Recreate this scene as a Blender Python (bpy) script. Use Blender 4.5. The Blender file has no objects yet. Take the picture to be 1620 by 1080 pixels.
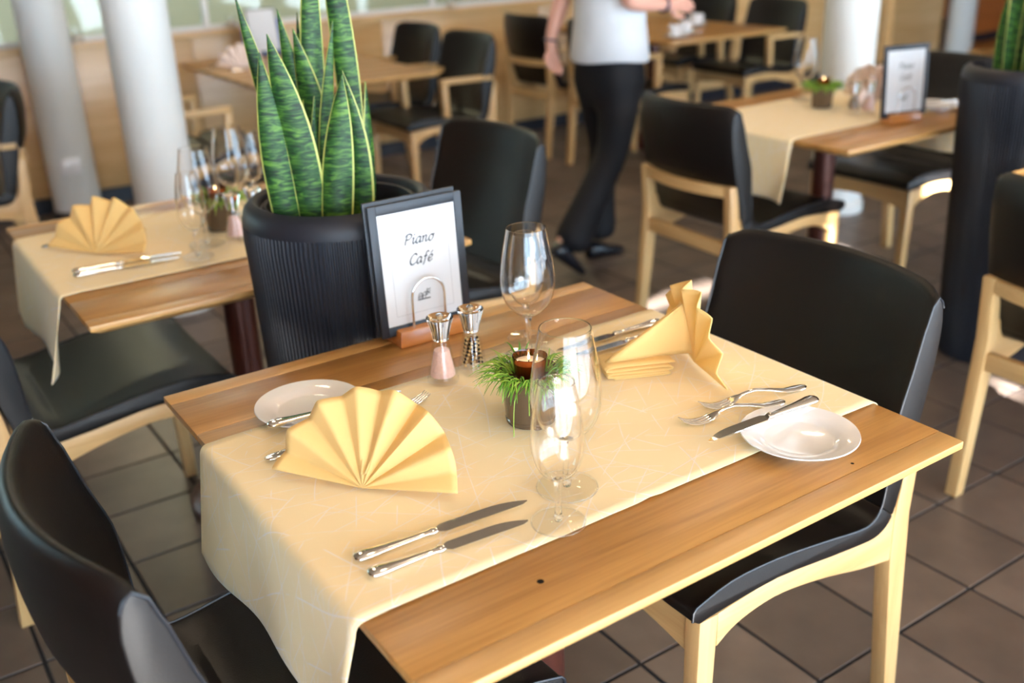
import bpy, bmesh, math, random
from mathutils import Vector, Matrix
random.seed(7)
R = math.radians
scn = bpy.context.scene
COL = scn.collection

# ------------------------------------------------------------------ camera, world, sun, exposure
ZT = 0.745                      # table height
cam_d = bpy.data.cameras.new('camera')
cam_d.sensor_width = 36.0
cam_d.lens = 35.907
cam_d.clip_start = 0.05
cam = bpy.data.objects.new('camera', cam_d); COL.objects.link(cam)
cr = Matrix(((0.8240756, 0.24510663, -0.5107075), (-0.5655428, 0.30414074, -0.76658969), (-0.03256926, 0.92055481, 0.38925325)))
cam.matrix_world = Matrix.Translation((-0.8043, -1.1512, 1.4663)) @ cr.to_4x4()
cam_d.dof.use_dof = True
cam_d.dof.focus_distance = 1.46
cam_d.dof.aperture_fstop = 2.6
scn.camera = cam

w = bpy.data.worlds.new('sky'); scn.world = w
w.use_nodes = True
bg = w.node_tree.nodes['Background']
bg.inputs['Color'].default_value = (0.57, 0.79, 1.0, 1)
bg.inputs['Strength'].default_value = 8.2

SUN_AZ, SUN_EL = 0.15, 0.60      # dx/dy of the beam, fall per metre of y
sd = bpy.data.lights.new('sun', 'SUN'); sd.energy = 70; sd.angle = R(0.6); sd.color = (1, 0.98, 0.94)
so = bpy.data.objects.new('sun', sd); COL.objects.link(so)
so.rotation_euler = Vector((SUN_AZ, 1.0, -SUN_EL)).to_track_quat('-Z', 'Y').to_euler()
so.location = (0, -9, 6)

def portal(name, loc, rot, sx, sy):
    d = bpy.data.lights.new(name, 'AREA'); d.shape = 'RECTANGLE'; d.size = sx; d.size_y = sy
    d.cycles.is_portal = True
    o = bpy.data.objects.new(name, d); COL.objects.link(o); o.location = loc; o.rotation_euler = rot
YF = -2.8                       # window front, behind the camera
YB = 4.85                       # low panelled wall with glass above
portal('front_window_portal', (1.75, YF - .12, 1.56), (R(90), 0, 0), 9.0, 3.0)
portal('far_window_portal', (-5.12, 7.1, 1.8), (0, R(-90), 0), 2.1, 4.0)

scn.view_settings.view_transform = 'Standard'
scn.view_settings.look = 'None'
scn.view_settings.gamma = 1.0
scn.view_settings.use_curve_mapping = False
scn.view_settings.exposure = 0.48
scn.cycles.sample_clamp_indirect = 40.0
scn.cycles.caustics_refractive = True
scn.cycles.caustics_reflective = True
scn.cycles.max_bounces = 14
scn.cycles.transparent_max_bounces = 16
scn.cycles.transmission_bounces = 14

# ------------------------------------------------------------------ materials
def new_mat(name):
    m = bpy.data.materials.new(name); m.use_nodes = True
    nt = m.node_tree
    return m, nt, nt.nodes['Principled BSDF']
def N(nt, t, **kw):
    n = nt.nodes.new(t)
    for k, v in kw.items(): setattr(n, k, v)
    return n
def srgb(r, g, b):
    f = lambda c: (c / 12.92 if c <= .04045 else ((c + .055) / 1.055) ** 2.4)
    return (f(r / 255), f(g / 255), f(b / 255), 1)
def mat_plain(name, col, rough=.5, metal=0, spec=.5, var=0.06, scale=40, bump=0, sheen=0, coat=0, trans=0):
    m, nt, b = new_mat(name)
    tc = N(nt, 'ShaderNodeTexCoord'); no = N(nt, 'ShaderNodeTexNoise')
    no.inputs['Scale'].default_value = scale; no.inputs['Detail'].default_value = 4
    nt.links.new(tc.outputs['Object'], no.inputs['Vector'])
    mx = N(nt, 'ShaderNodeMix', data_type='RGBA')
    mx.inputs[6].default_value = tuple(c * (1 - var) for c in col[:3]) + (1,)
    mx.inputs[7].default_value = tuple(min(1, c * (1 + var)) for c in col[:3]) + (1,)
    nt.links.new(no.outputs['Fac'], mx.inputs[0]); nt.links.new(mx.outputs[2], b.inputs['Base Color'])
    b.inputs['Roughness'].default_value = rough; b.inputs['Metallic'].default_value = metal
    b.inputs['Specular IOR Level'].default_value = spec
    if sheen: b.inputs['Sheen Weight'].default_value = sheen
    if coat: b.inputs['Coat Weight'].default_value = coat
    if bump:
        bp = N(nt, 'ShaderNodeBump'); bp.inputs['Strength'].default_value = bump; bp.inputs['Distance'].default_value = .002
        nt.links.new(no.outputs['Fac'], bp.inputs['Height']); nt.links.new(bp.outputs['Normal'], b.inputs['Normal'])
    return m
def mat_wood(name, c1, c2, axis=0, rough=.42, rnd=.25, knots=False, coat=.12):
    m, nt, b = new_mat(name)
    tc = N(nt, 'ShaderNodeTexCoord'); oi = N(nt, 'ShaderNodeObjectInfo')
    off = N(nt, 'ShaderNodeVectorMath', operation='SCALE'); off.inputs[0].default_value = (3.1, 7.7, 5.3)
    nt.links.new(oi.outputs['Random'], off.inputs['Scale'])
    ad = N(nt, 'ShaderNodeVectorMath', operation='ADD')
    nt.links.new(tc.outputs['Object'], ad.inputs[0]); nt.links.new(off.outputs[0], ad.inputs[1])
    mp = N(nt, 'ShaderNodeMapping'); s = [14, 14, 14]; s[axis] = 1.1
    mp.inputs['Scale'].default_value = s
    nt.links.new(ad.outputs[0], mp.inputs['Vector'])
    n1 = N(nt, 'ShaderNodeTexNoise'); n1.inputs['Scale'].default_value = 1.0; n1.inputs['Detail'].default_value = 5; n1.inputs['Distortion'].default_value = .9
    nt.links.new(mp.outputs[0], n1.inputs['Vector'])
    mp2 = N(nt, 'ShaderNodeMapping'); s2 = [170, 170, 170]; s2[axis] = 7
    mp2.inputs['Scale'].default_value = s2; nt.links.new(ad.outputs[0], mp2.inputs['Vector'])
    n2 = N(nt, 'ShaderNodeTexNoise'); n2.inputs['Scale'].default_value = 1.0; n2.inputs['Detail'].default_value = 3
    nt.links.new(mp2.outputs[0], n2.inputs['Vector'])
    mm = N(nt, 'ShaderNodeMath', operation='MULTIPLY_ADD'); mm.inputs[1].default_value = .45
    nt.links.new(n2.outputs['Fac'], mm.inputs[0]); nt.links.new(n1.outputs['Fac'], mm.inputs[2])
    rp = N(nt, 'ShaderNodeValToRGB'); rp.color_ramp.elements[0].position = .42; rp.color_ramp.elements[1].position = .95
    rp.color_ramp.elements[0].color = c1; rp.color_ramp.elements[1].color = c2
    nt.links.new(mm.outputs[0], rp.inputs[0])
    hs = N(nt, 'ShaderNodeHueSaturation')
    vm = N(nt, 'ShaderNodeMapRange'); vm.inputs[3].default_value = 1 - rnd; vm.inputs[4].default_value = 1 + rnd * .6
    nt.links.new(oi.outputs['Random'], vm.inputs[0]); nt.links.new(vm.outputs[0], hs.inputs['Value'])
    nt.links.new(rp.outputs[0], hs.inputs['Color']); nt.links.new(hs.outputs[0], b.inputs['Base Color'])
    b.inputs['Roughness'].default_value = rough; b.inputs['Coat Weight'].default_value = coat; b.inputs['Coat Roughness'].default_value = .3
    bp = N(nt, 'ShaderNodeBump'); bp.inputs['Strength'].default_value = .12; bp.inputs['Distance'].default_value = .001
    nt.links.new(n2.outputs['Fac'], bp.inputs['Height']); nt.links.new(bp.outputs[0], b.inputs['Normal'])
    return m
M = {}
M['oak'] = mat_wood('oak_top', srgb(146, 97, 43), srgb(198, 148, 82), 0, .36, .14, coat=.2)
M['oak_edge'] = mat_wood('oak_strip', srgb(176, 128, 68), srgb(208, 164, 102), 0, .36, .06, coat=.2)
M['ash_z'] = mat_wood('ash_leg', srgb(182, 140, 86), srgb(214, 178, 124), 2, .4, .06)
M['ash_x'] = mat_wood('ash_rail', srgb(182, 140, 86), srgb(214, 178, 124), 0, .4, .06)
M['ash_y'] = mat_wood('ash_cross_rail', srgb(182, 140, 86), srgb(214, 178, 124), 1, .4, .06)
M['panel'] = mat_wood('wall_panel_wood', srgb(196, 150, 92), srgb(222, 184, 130), 0, .3, .05, coat=.4)
M['panel_red'] = mat_wood('reddish_panel_wood', srgb(150, 80, 30), srgb(185, 108, 48), 0, .3, .05)
M['block'] = mat_wood('stand_wood', srgb(168, 98, 42), srgb(206, 138, 72), 0, .3, .05, coat=.3)
M['leather'] = mat_plain('black_leather', srgb(11, 7, 6), .43, 0, .42, .15, 420, .2)
M['thread'] = mat_plain('leather_piping', srgb(30, 32, 38), .4, 0, .5, .1, 100)
M['pedestal'] = mat_plain('brown_painted_metal', srgb(82, 44, 36), .3, .35, .5, .1, 20)
M['steel'] = mat_plain('polished_steel', (.82, .80, .77, 1), .09, 1, .5, .02, 30)
M['chrome'] = mat_plain('chrome_wire', (.85, .85, .85, 1), .06, 1, .5, .01, 30)
M['porcelain'] = mat_plain('white_porcelain', srgb(236, 236, 238), .12, 0, .5, .01, 10, coat=.5)
M['pot'] = mat_plain('black_ribbed_pot', srgb(28, 30, 38), .5, 0, .45, .2, 30)
M['soil'] = mat_plain('dark_soil', srgb(30, 24, 20), .95, 0, .2, .4, 120, .8)
M['column'] = mat_plain('white_column_paint', srgb(218, 220, 217), .55, 0, .4, .01, 6)
M['white_wall'] = mat_plain('white_wall_paint', srgb(232, 230, 222), .8, 0, .2, .02, 6)
M['far_wall'] = mat_plain('pale_green_wall_paint', srgb(208, 212, 206), .7, 0, .3, .03, 2)
M['ceiling'] = mat_plain('ceiling_paint', srgb(156, 136, 114), .85, 0, .2, .01, 6)
M['dark'] = mat_plain('dark_baseboard', srgb(38, 40, 48), .4, 0, .5, .1, 10)
M['grout'] = mat_plain('dark_grout', srgb(40, 42, 48), .85, 0, .3, .2, 60, .3)
M['white_metal'] = mat_plain('white_window_metal', srgb(215, 215, 212), .4, 0, .5, .02, 10)
M['terrace'] = mat_plain('terrace_stone', srgb(150, 160, 172), .8, 0, .3, .08, 3)
M['black_frame'] = mat_plain('menu_leatherette', srgb(28, 32, 40), .42, 0, .5, .15, 300, .15)
M['paper'] = mat_plain('white_paper', srgb(208, 210, 212), .6, 0, .3, .005, 10)
M['ink'] = mat_plain('grey_ink', srgb(62, 66, 72), .6, 0, .3, .05, 80)
M['ink_pale'] = mat_plain('pale_ink', srgb(150, 154, 158), .6, 0, .3, .02, 80)
M['blue'] = mat_plain('blue_folder', srgb(30, 80, 160), .35, 0, .5, .05, 20)
M['wax'] = mat_plain('candle_wax', srgb(245, 232, 214), .5, 0, .4, .02, 20)
M['salt'] = mat_plain('pink_salt', srgb(236, 200, 190), .6, 0, .4, .16, 260, .6)
M['pinknap'] = mat_plain('pale_pink_cloth', srgb(240, 222, 214), .8, 0, .2, .03, 200, sheen=.2)
M['skin'] = mat_plain('skin', srgb(212, 160, 140), .5, 0, .4, .05, 12)
M['skin'].node_tree.nodes['Principled BSDF'].inputs['Subsurface Weight'].default_value = .1
M['shirt'] = mat_plain('white_shirt', srgb(206, 210, 214), .8, 0, .2, .07, 16, 1.0)
M['trouser'] = mat_plain('black_trouser_cloth', srgb(20, 21, 26), .7, 0, .3, .15, 60, .2)
M['shoe'] = mat_plain('black_shoe_leather', srgb(22, 26, 34), .22, 0, .5, .1, 20)
M['hair'] = mat_plain('brown_hair', srgb(70, 46, 30), .5, 0, .4, .3, 90, .5)
M['lips'] = mat_plain('lip_skin', srgb(176, 96, 88), .4)
M['eye'] = mat_plain('eye_white', srgb(235, 235, 235), .2)
M['iris'] = mat_plain('brown_iris', srgb(50, 34, 24), .2)
M['watch'] = mat_plain('dark_bracelet', srgb(60, 54, 80), .3, .3)
M['potglass'] = mat_plain('brown_pot_glaze', srgb(92, 74, 56), .22, 0, .5, .05, 20, coat=.4)
M['leaf_edge'] = mat_plain('leaf_margin_yellow', srgb(172, 176, 92), .45, 0, .4, .06, 40)
M['grass'] = mat_plain('grass_green', srgb(96, 150, 40), .5, 0, .4, .35, 60)
M['grass2'] = mat_plain('grass_pale_green', srgb(150, 188, 70), .5, 0, .4, .3, 60)
for k in ('grass', 'grass2'): M[k].node_tree.nodes['Principled BSDF'].inputs['Transmission Weight'].default_value = 0

def cloth(name, col, trans=.25, lines=False):
    m, nt, b = new_mat(name)
    b.inputs['Roughness'].default_value = .75; b.inputs['Specular IOR Level'].default_value = .25
    b.inputs['Sheen Weight'].default_value = .15
    tc = N(nt, 'ShaderNodeTexCoord')
    no = N(nt, 'ShaderNodeTexNoise'); no.inputs['Scale'].default_value = 14
    nt.links.new(tc.outputs['Object'], no.inputs['Vector'])
    mx = N(nt, 'ShaderNodeMix', data_type='RGBA')
    mx.inputs[6].default_value = tuple(c * .965 for c in col[:3]) + (1,); mx.inputs[7].default_value = col
    nt.links.new(no.outputs['Fac'], mx.inputs[0])
    out = mx.outputs[2]
    if lines:
        acc = None
        for k, (ang, sc, ph) in enumerate([(20, 10, 0), (75, 9, 3), (128, 11, 7), (160, 8, 11), (48, 9, 17), (100, 10, 23)]):
            mp = N(nt, 'ShaderNodeMapping'); mp.inputs['Rotation'].default_value = (0, .6, R(ang)); mp.inputs['Location'].default_value = (ph, ph * .37, 0)
            nt.links.new(tc.outputs['Object'], mp.inputs['Vector'])
            wv = N(nt, 'ShaderNodeTexWave'); wv.inputs['Scale'].default_value = sc * .72; wv.inputs['Distortion'].default_value = 5.0
            wv.inputs['Detail'].default_value = 0; wv.inputs['Detail Scale'].default_value = .55
            nt.links.new(mp.outputs[0], wv.inputs['Vector'])
            gt = N(nt, 'ShaderNodeMapRange'); gt.inputs[1].default_value = .9962; gt.inputs[2].default_value = .9996
            nt.links.new(wv.outputs['Fac'], gt.inputs[0])
            ms = N(nt, 'ShaderNodeTexNoise'); ms.inputs['Scale'].default_value = 13
            mo = N(nt, 'ShaderNodeVectorMath', operation='ADD'); mo.inputs[1].default_value = (ph * 3.3 + 1, ph, k)
            nt.links.new(tc.outputs['Object'], mo.inputs[0]); nt.links.new(mo.outputs[0], ms.inputs['Vector'])
            g2 = N(nt, 'ShaderNodeMapRange'); g2.inputs[1].default_value = .47; g2.inputs[2].default_value = .53
            nt.links.new(ms.outputs['Fac'], g2.inputs[0])
            ml = N(nt, 'ShaderNodeMath', operation='MULTIPLY'); nt.links.new(gt.outputs[0], ml.inputs[0]); nt.links.new(g2.outputs[0], ml.inputs[1])
            if acc is None: acc = ml.outputs[0]
            else:
                a = N(nt, 'ShaderNodeMath', operation='MAXIMUM'); nt.links.new(acc, a.inputs[0]); nt.links.new(ml.outputs[0], a.inputs[1]); acc = a.outputs[0]
        sc_ = N(nt, 'ShaderNodeMath', operation='MULTIPLY'); sc_.inputs[1].default_value = .8; nt.links.new(acc, sc_.inputs[0])
        mw = N(nt, 'ShaderNodeMix', data_type='RGBA'); mw.inputs[7].default_value = srgb(250, 240, 232)
        nt.links.new(sc_.outputs[0], mw.inputs[0]); nt.links.new(out, mw.inputs[6]); out = mw.outputs[2]
    nt.links.new(out, b.inputs['Base Color'])
    wx = N(nt, 'ShaderNodeTexNoise'); wx.inputs['Scale'].default_value = 900
    nt.links.new(tc.outputs['Object'], wx.inputs['Vector'])
    bp = N(nt, 'ShaderNodeBump'); bp.inputs['Strength'].default_value = .12; bp.inputs['Distance'].default_value = .0006
    nt.links.new(wx.outputs['Fac'], bp.inputs['Height']); nt.links.new(bp.outputs[0], b.inputs['Normal'])
    if trans:
        tr = N(nt, 'ShaderNodeBsdfTranslucent'); ms = N(nt, 'ShaderNodeMixShader'); ms.inputs[0].default_value = trans
        nt.links.new(out, tr.inputs['Color']); o = nt.nodes['Material Output']
        nt.links.new(b.outputs[0], ms.inputs[1]); nt.links.new(tr.outputs[0], ms.inputs[2]); nt.links.new(ms.outputs[0], o.inputs['Surface'])
    return m
M['runner'] = cloth('pale_yellow_runner', srgb(251, 230, 184), .08, True)
M['napkin'] = cloth('yellow_napkin', srgb(255, 224, 152), .35)

def glass(name, col=(1, 1, 1, 1), ior=1.40, rough=0.0):
    m, nt, b = new_mat(name)
    b.inputs['Base Color'].default_value = col; b.inputs['Transmission Weight'].default_value = 1
    b.inputs['Roughness'].default_value = rough; b.inputs['IOR'].default_value = ior
    tc = N(nt, 'ShaderNodeTexCoord'); no = N(nt, 'ShaderNodeTexNoise'); no.inputs['Scale'].default_value = 9
    nt.links.new(tc.outputs['Object'], no.inputs['Vector'])
    bp = N(nt, 'ShaderNodeBump'); bp.inputs['Strength'].default_value = .01; bp.inputs['Distance'].default_value = .001
    nt.links.new(no.outputs['Fac'], bp.inputs['Height']); nt.links.new(bp.outputs[0], b.inputs['Normal'])
    return m
def thin_glass(name):
    """thin-walled clear glass: straight transmission, Fresnel reflection on both faces"""
    m, nt, b = new_mat(name)
    lw = N(nt, 'ShaderNodeLayerWeight'); lw.inputs['Blend'].default_value = .5
    pw = N(nt, 'ShaderNodeMath', operation='POWER'); pw.inputs[1].default_value = 5.0; nt.links.new(lw.outputs['Facing'], pw.inputs[0])
    fr = N(nt, 'ShaderNodeMath', operation='MULTIPLY_ADD'); fr.inputs[1].default_value = .5; fr.inputs[2].default_value = .03; nt.links.new(pw.outputs[0], fr.inputs[0])
    tc = N(nt, 'ShaderNodeTexCoord'); no = N(nt, 'ShaderNodeTexNoise'); no.inputs['Scale'].default_value = 30
    nt.links.new(tc.outputs['Object'], no.inputs['Vector'])
    bp = N(nt, 'ShaderNodeBump'); bp.inputs['Strength'].default_value = .04; bp.inputs['Distance'].default_value = .002; nt.links.new(no.outputs['Fac'], bp.inputs['Height'])
    tr = N(nt, 'ShaderNodeBsdfTransparent'); tr.inputs['Color'].default_value = (.985, .99, .99, 1)
    gl = N(nt, 'ShaderNodeBsdfGlossy'); gl.inputs['Roughness'].default_value = .02; nt.links.new(bp.outputs[0], gl.inputs['Normal'])
    ms = N(nt, 'ShaderNodeMixShader')
    nt.links.new(fr.outputs[0], ms.inputs[0]); nt.links.new(tr.outputs[0], ms.inputs[1]); nt.links.new(gl.outputs[0], ms.inputs[2])
    nt.links.new(ms.outputs[0], nt.nodes['Material Output'].inputs['Surface'])
    return m
M['glass'] = glass('clear_glass')
M['thin_glass'] = thin_glass('clear_thin_glass')
M['acrylic'] = glass('clear_acrylic', (1, 1, 1, 1), 1.45)
M['amber'] = glass('amber_glass', (.34, .10, .03, 1), 1.45)
def pane_mat(name, tint):
    m, nt, b = new_mat(name)
    tr = N(nt, 'ShaderNodeBsdfTransparent'); tr.inputs['Color'].default_value = tint
    gl = N(nt, 'ShaderNodeBsdfGlossy'); gl.inputs['Roughness'].default_value = .03
    fr = N(nt, 'ShaderNodeFresnel'); fr.inputs['IOR'].default_value = 1.5
    ms = N(nt, 'ShaderNodeMixShader')
    nt.links.new(fr.outputs[0], ms.inputs[0]); nt.links.new(tr.outputs[0], ms.inputs[1]); nt.links.new(gl.outputs[0], ms.inputs[2])
    nt.links.new(ms.outputs[0], nt.nodes['Material Output'].inputs['Surface'])
    return m
M['pane'] = pane_mat('greenish_pane', (.80, .88, .84, 1))
def emis(name, col, s):
    m, nt, b = new_mat(name)
    b.inputs['Base Color'].default_value = col; b.inputs['Emission Color'].default_value = col; b.inputs['Emission Strength'].default_value = s
    return m
M['flame'] = emis('candle_flame', (1, .72, .35, 1), 14)

def tile_mat():
    m, nt, b = new_mat('brown_floor_tile')
    g = N(nt, 'ShaderNodeNewGeometry')
    sb = N(nt, 'ShaderNodeVectorMath', operation='SUBTRACT'); sb.inputs[1].default_value = (.0915, -.122, 0)
    nt.links.new(g.outputs['Position'], sb.inputs[0])
    dv = N(nt, 'ShaderNodeVectorMath', operation='DIVIDE'); dv.inputs[1].default_value = (.2567, .2567, 100)
    nt.links.new(sb.outputs[0], dv.inputs[0])
    fl = N(nt, 'ShaderNodeVectorMath', operation='FLOOR'); nt.links.new(dv.outputs[0], fl.inputs[0])
    wn = N(nt, 'ShaderNodeTexWhiteNoise', noise_dimensions='2D'); nt.links.new(fl.outputs[0], wn.inputs['Vector'])
    rp = N(nt, 'ShaderNodeValToRGB'); rp.color_ramp.elements[0].color = srgb(86, 74, 67); rp.color_ramp.elements[1].color = srgb(106, 93, 84)
    nt.links.new(wn.outputs['Value'], rp.inputs[0])
    n1 = N(nt, 'ShaderNodeTexNoise'); n1.inputs['Scale'].default_value = 9; n1.inputs['Detail'].default_value = 5
    nt.links.new(g.outputs['Position'], n1.inputs['Vector'])
    n2 = N(nt, 'ShaderNodeTexNoise'); n2.inputs['Scale'].default_value = 420
    nt.links.new(g.outputs['Position'], n2.inputs['Vector'])
    mr = N(nt, 'ShaderNodeMapRange'); mr.inputs[1].default_value = .3; mr.inputs[2].default_value = .7; mr.inputs[3].default_value = .82; mr.inputs[4].default_value = 1.15
    nt.links.new(n1.outputs['Fac'], mr.inputs[0])
    mr2 = N(nt, 'ShaderNodeMapRange'); mr2.inputs[3].default_value = .86; mr2.inputs[4].default_value = 1.12
    nt.links.new(n2.outputs['Fac'], mr2.inputs[0])
    ml = N(nt, 'ShaderNodeMath', operation='MULTIPLY'); nt.links.new(mr.outputs[0], ml.inputs[0]); nt.links.new(mr2.outputs[0], ml.inputs[1])
    hs = N(nt, 'ShaderNodeHueSaturation'); nt.links.new(ml.outputs[0], hs.inputs['Value']); nt.links.new(rp.outputs[0], hs.inputs['Color'])
    nt.links.new(hs.outputs[0], b.inputs['Base Color'])
    b.inputs['Roughness'].default_value = .42
    bp = N(nt, 'ShaderNodeBump'); bp.inputs['Strength'].default_value = .15; bp.inputs['Distance'].default_value = .001
    nt.links.new(n1.outputs['Fac'], bp.inputs['Height']); nt.links.new(bp.outputs[0], b.inputs['Normal'])
    return m
M['tile'] = tile_mat()
def leaf_mat():
    m, nt, b = new_mat('banded_green_leaf')
    tc = N(nt, 'ShaderNodeTexCoord')
    mp = N(nt, 'ShaderNodeMapping'); mp.inputs['Scale'].default_value = (18, 18, 84)
    nt.links.new(tc.outputs['Object'], mp.inputs['Vector'])
    n1 = N(nt, 'ShaderNodeTexNoise'); n1.inputs['Scale'].default_value = 1.6; n1.inputs['Detail'].default_value = 5; n1.inputs['Distortion'].default_value = 1.3
    nt.links.new(mp.outputs[0], n1.inputs['Vector'])
    rp = N(nt, 'ShaderNodeValToRGB')
    e = rp.color_ramp.elements; e[0].position = .36; e[0].color = srgb(12, 38, 16); e[1].position = .70; e[1].color = srgb(84, 124, 42)
    k = e.new(.5); k.color = srgb(28, 70, 26)
    nt.links.new(n1.outputs['Fac'], rp.inputs[0]); nt.links.new(rp.outputs[0], b.inputs['Base Color'])
    b.inputs['Roughness'].default_value = .5; b.inputs['Specular IOR Level'].default_value = .35
    return m
M['leaf'] = leaf_mat()
def pepper_mat():
    return mat_plain('peppercorn_brown', srgb(150, 104, 56), .6, 0, .4, .3, 330, .3)
M['pepper'] = pepper_mat()
M['pepper_tan'] = mat_plain('peppercorn_tan', srgb(206, 172, 116), .6, 0, .4, .15, 90)

# ------------------------------------------------------------------ mesh helpers
class MB:
    def __init__(s): s.v = []; s.f = []; s.m = []
    def add(s, vs, fs, mi=0):
        o = len(s.v); s.v += [tuple(p) for p in vs]
        for f in fs: s.f.append([i + o for i in f]); s.m.append(mi)
        return s
    def hexa(s, p, mi=0):        # 8 points: bottom 4 ccw, top 4 ccw
        return s.add(p, [(3, 2, 1, 0), (4, 5, 6, 7), (0, 1, 5, 4), (1, 2, 6, 5), (2, 3, 7, 6), (3, 0, 4, 7)], mi)
    def box(s, x0, x1, y0, y1, z0, z1, mi=0):
        return s.hexa([(x0, y0, z0), (x1, y0, z0), (x1, y1, z0), (x0, y1, z0), (x0, y0, z1), (x1, y0, z1), (x1, y1, z1), (x0, y1, z1)], mi)
    def loft(s, rings, cap=True, mi=0, closed=True):
        n = len(rings[0]); vs = [p for r in rings for p in r]; fs = []
        for i in range(len(rings) - 1):
            for j in range(n if closed else n - 1):
                k = (j + 1) % n
                fs.append((i * n + j, i * n + k, (i + 1) * n + k, (i + 1) * n + j))
        if cap and closed:
            fs.append(tuple(range(n - 1, -1, -1))); fs.append(tuple((len(rings) - 1) * n + j for j in range(n)))
        return s.add(vs, fs, mi)
    def lathe(s, prof, n=32, mi=0, c=(0, 0, 0), close=False):   # prof: (r, z)
        vs = []; fs = []; idx = []
        for r, z in prof:
            if r < 1e-6: idx.append([len(vs)]); vs.append((c[0], c[1], c[2] + z))
            else:
                idx.append(list(range(len(vs), len(vs) + n)))
                vs += [(c[0] + r * math.cos(2 * math.pi * k / n), c[1] + r * math.sin(2 * math.pi * k / n), c[2] + z) for k in range(n)]
        pairs = list(zip(idx[:-1], idx[1:])) + ([(idx[-1], idx[0])] if close else [])
        for a, b_ in pairs:
            for k in range(n):
                l = (k + 1) % n
                if len(a) == 1 and len(b_) == 1: continue
                if len(a) == 1: fs.append((a[0], b_[l], b_[k]))
                elif len(b_) == 1: fs.append((a[k], a[l], b_[0]))
                else: fs.append((a[k], a[l], b_[l], b_[k]))
        return s.add(vs, fs, mi)
    def tube(s, pts, r, n=8, mi=0, cap=True, flat=1.0):
        pts = [Vector(p) for p in pts]; rings = []; prev = None
        for i, p in enumerate(pts):
            t = (pts[min(i + 1, len(pts) - 1)] - pts[max(i - 1, 0)]).normalized()
            if prev is None:
                a = Vector((0, 0, 1)) if abs(t.z) < .9 else Vector((1, 0, 0))
                u = t.cross(a).normalized()
            else: u = (prev - t * prev.dot(t)).normalized()
            prev = u; v_ = t.cross(u)
            rr = r[i] if isinstance(r, (list, tuple)) else r
            rings.append([p + u * rr * math.cos(2 * math.pi * k / n) + v_ * rr * flat * math.sin(2 * math.pi * k / n) for k in range(n)])
        return s.loft(rings, cap, mi)
    def sphere(s, c, r, n=12, m=8, mi=0, sc=(1, 1, 1)):
        prof = [(math.sin(math.pi * k / m), -math.cos(math.pi * k / m)) for k in range(m + 1)]
        o = len(s.v); s.lathe([(a, z) for a, z in prof], n, mi)
        for i in range(o, len(s.v)):
            x, y, z = s.v[i]; s.v[i] = (c[0] + x * r * sc[0], c[1] + y * r * sc[1], c[2] + z * r * sc[2])
        return s
    def mesh(s, name, mats, smooth=35, bevel=0):
        me = bpy.data.meshes.new(name); me.from_pydata(s.v, [], s.f)
        for m_ in (mats if isinstance(mats, (list, tuple)) else [mats]): me.materials.append(m_)
        me.polygons.foreach_set('material_index', s.m)
        bm = bmesh.new(); bm.from_mesh(me)
        bmesh.ops.recalc_face_normals(bm, faces=bm.faces)
        if bevel:
            es = [e for e in bm.edges if len(e.link_faces) == 2 and e.calc_face_angle(0) > R(25)]
            bmesh.ops.bevel(bm, geom=es, offset=bevel, segments=2, affect='EDGES', profile=.5)
        bm.to_mesh(me); bm.free()
        if smooth:
            me.polygons.foreach_set('use_smooth', [True] * len(me.polygons))
            me.set_sharp_from_angle(angle=R(smooth))
        return me
    def build(s, name, mats, parent=None, smooth=35, bevel=0, loc=None, rotz=0):
        o = bpy.data.objects.new(name, s.mesh(name, mats, smooth, bevel)); COL.objects.link(o)
        if parent: o.parent = parent
        if loc: o.location = loc
        if rotz: o.rotation_euler = (0, 0, rotz)
        return o
def tag(o, label, cat, group=None):
    o['label'] = label; o['category'] = cat
    if group: o['group'] = group
    return o
def struct(o): o['kind'] = 'structure'; return o
def thing(name, label, cat, loc=(0, 0, 0), rotz=0, group=None):
    o = bpy.data.objects.new(name, None); COL.objects.link(o); o.empty_display_size = .1
    o.location = loc; o.rotation_euler = (0, 0, rotz)
    return tag(o, label, cat, group)
def dup(root, label, loc, rotz=0, skip=()):
    def cp(o, par):
        c = o.copy(); COL.objects.link(c); c.parent = par
        for ch in kids.get(o, []): cp(ch, c)
        return c
    kids = {}
    for o in bpy.data.objects:
        if o.parent: kids.setdefault(o.parent, []).append(o)
    r = cp(root, None); r.location = loc; r.rotation_euler = (0, 0, rotz); r['label'] = label
    return r

# ------------------------------------------------------------------ the room
TP, TX0, TY0 = .2567, .0915, -.122
fb = MB(); fb.box(-5, 11.5, YF, 9.05, -.10, -.0035)
floor = struct(fb.build('floor', M['grout'], smooth=0))
tm = MB(); hh = TP / 2 - .0042
tm.hexa([(-hh, -hh, -.012), (hh, -hh, -.012), (hh, hh, -.012), (-hh, hh, -.012), (-hh, -hh, 0), (hh, -hh, 0), (hh, hh, 0), (-hh, hh, 0)])
tile_me = tm.mesh('tile', M['tile'], 0, .0018)
cinv = cam.matrix_world.inverted()
def project(p):
    q = cinv @ Vector(p)
    if q.z > -.05: return None
    k = 1615.8 / -q.z
    return 810 + q.x * k, 540 - q.y * k, -q.z
def is_hidden(x, y):             # tiles wholly under the seen tabletops of the two front tables
    return False
cand = []; rest = []
for i in range(-20, 45):
    for j in range(-11, 36):
        x = TX0 + (i + .5) * TP; y = TY0 + (j + .5) * TP
        if not (-4.9 < x < 11.4 and YF + .1 < y < 9.0): continue
        p = project((x, y, 0))
        if p and -60 < p[0] < 1680 and 0 < p[1] < 1140: cand.append((p[2], x, y))
        else: rest.append((x, y))
cand.sort()
for d, x, y in cand[:300]:
    o = bpy.data.objects.new('tile', tile_me); COL.objects.link(o); o.parent = floor; o.location = (x, y, 0)
rest += [(x, y) for d, x, y in cand[300:]]
rb = MB()
b_ = .0018
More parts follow.
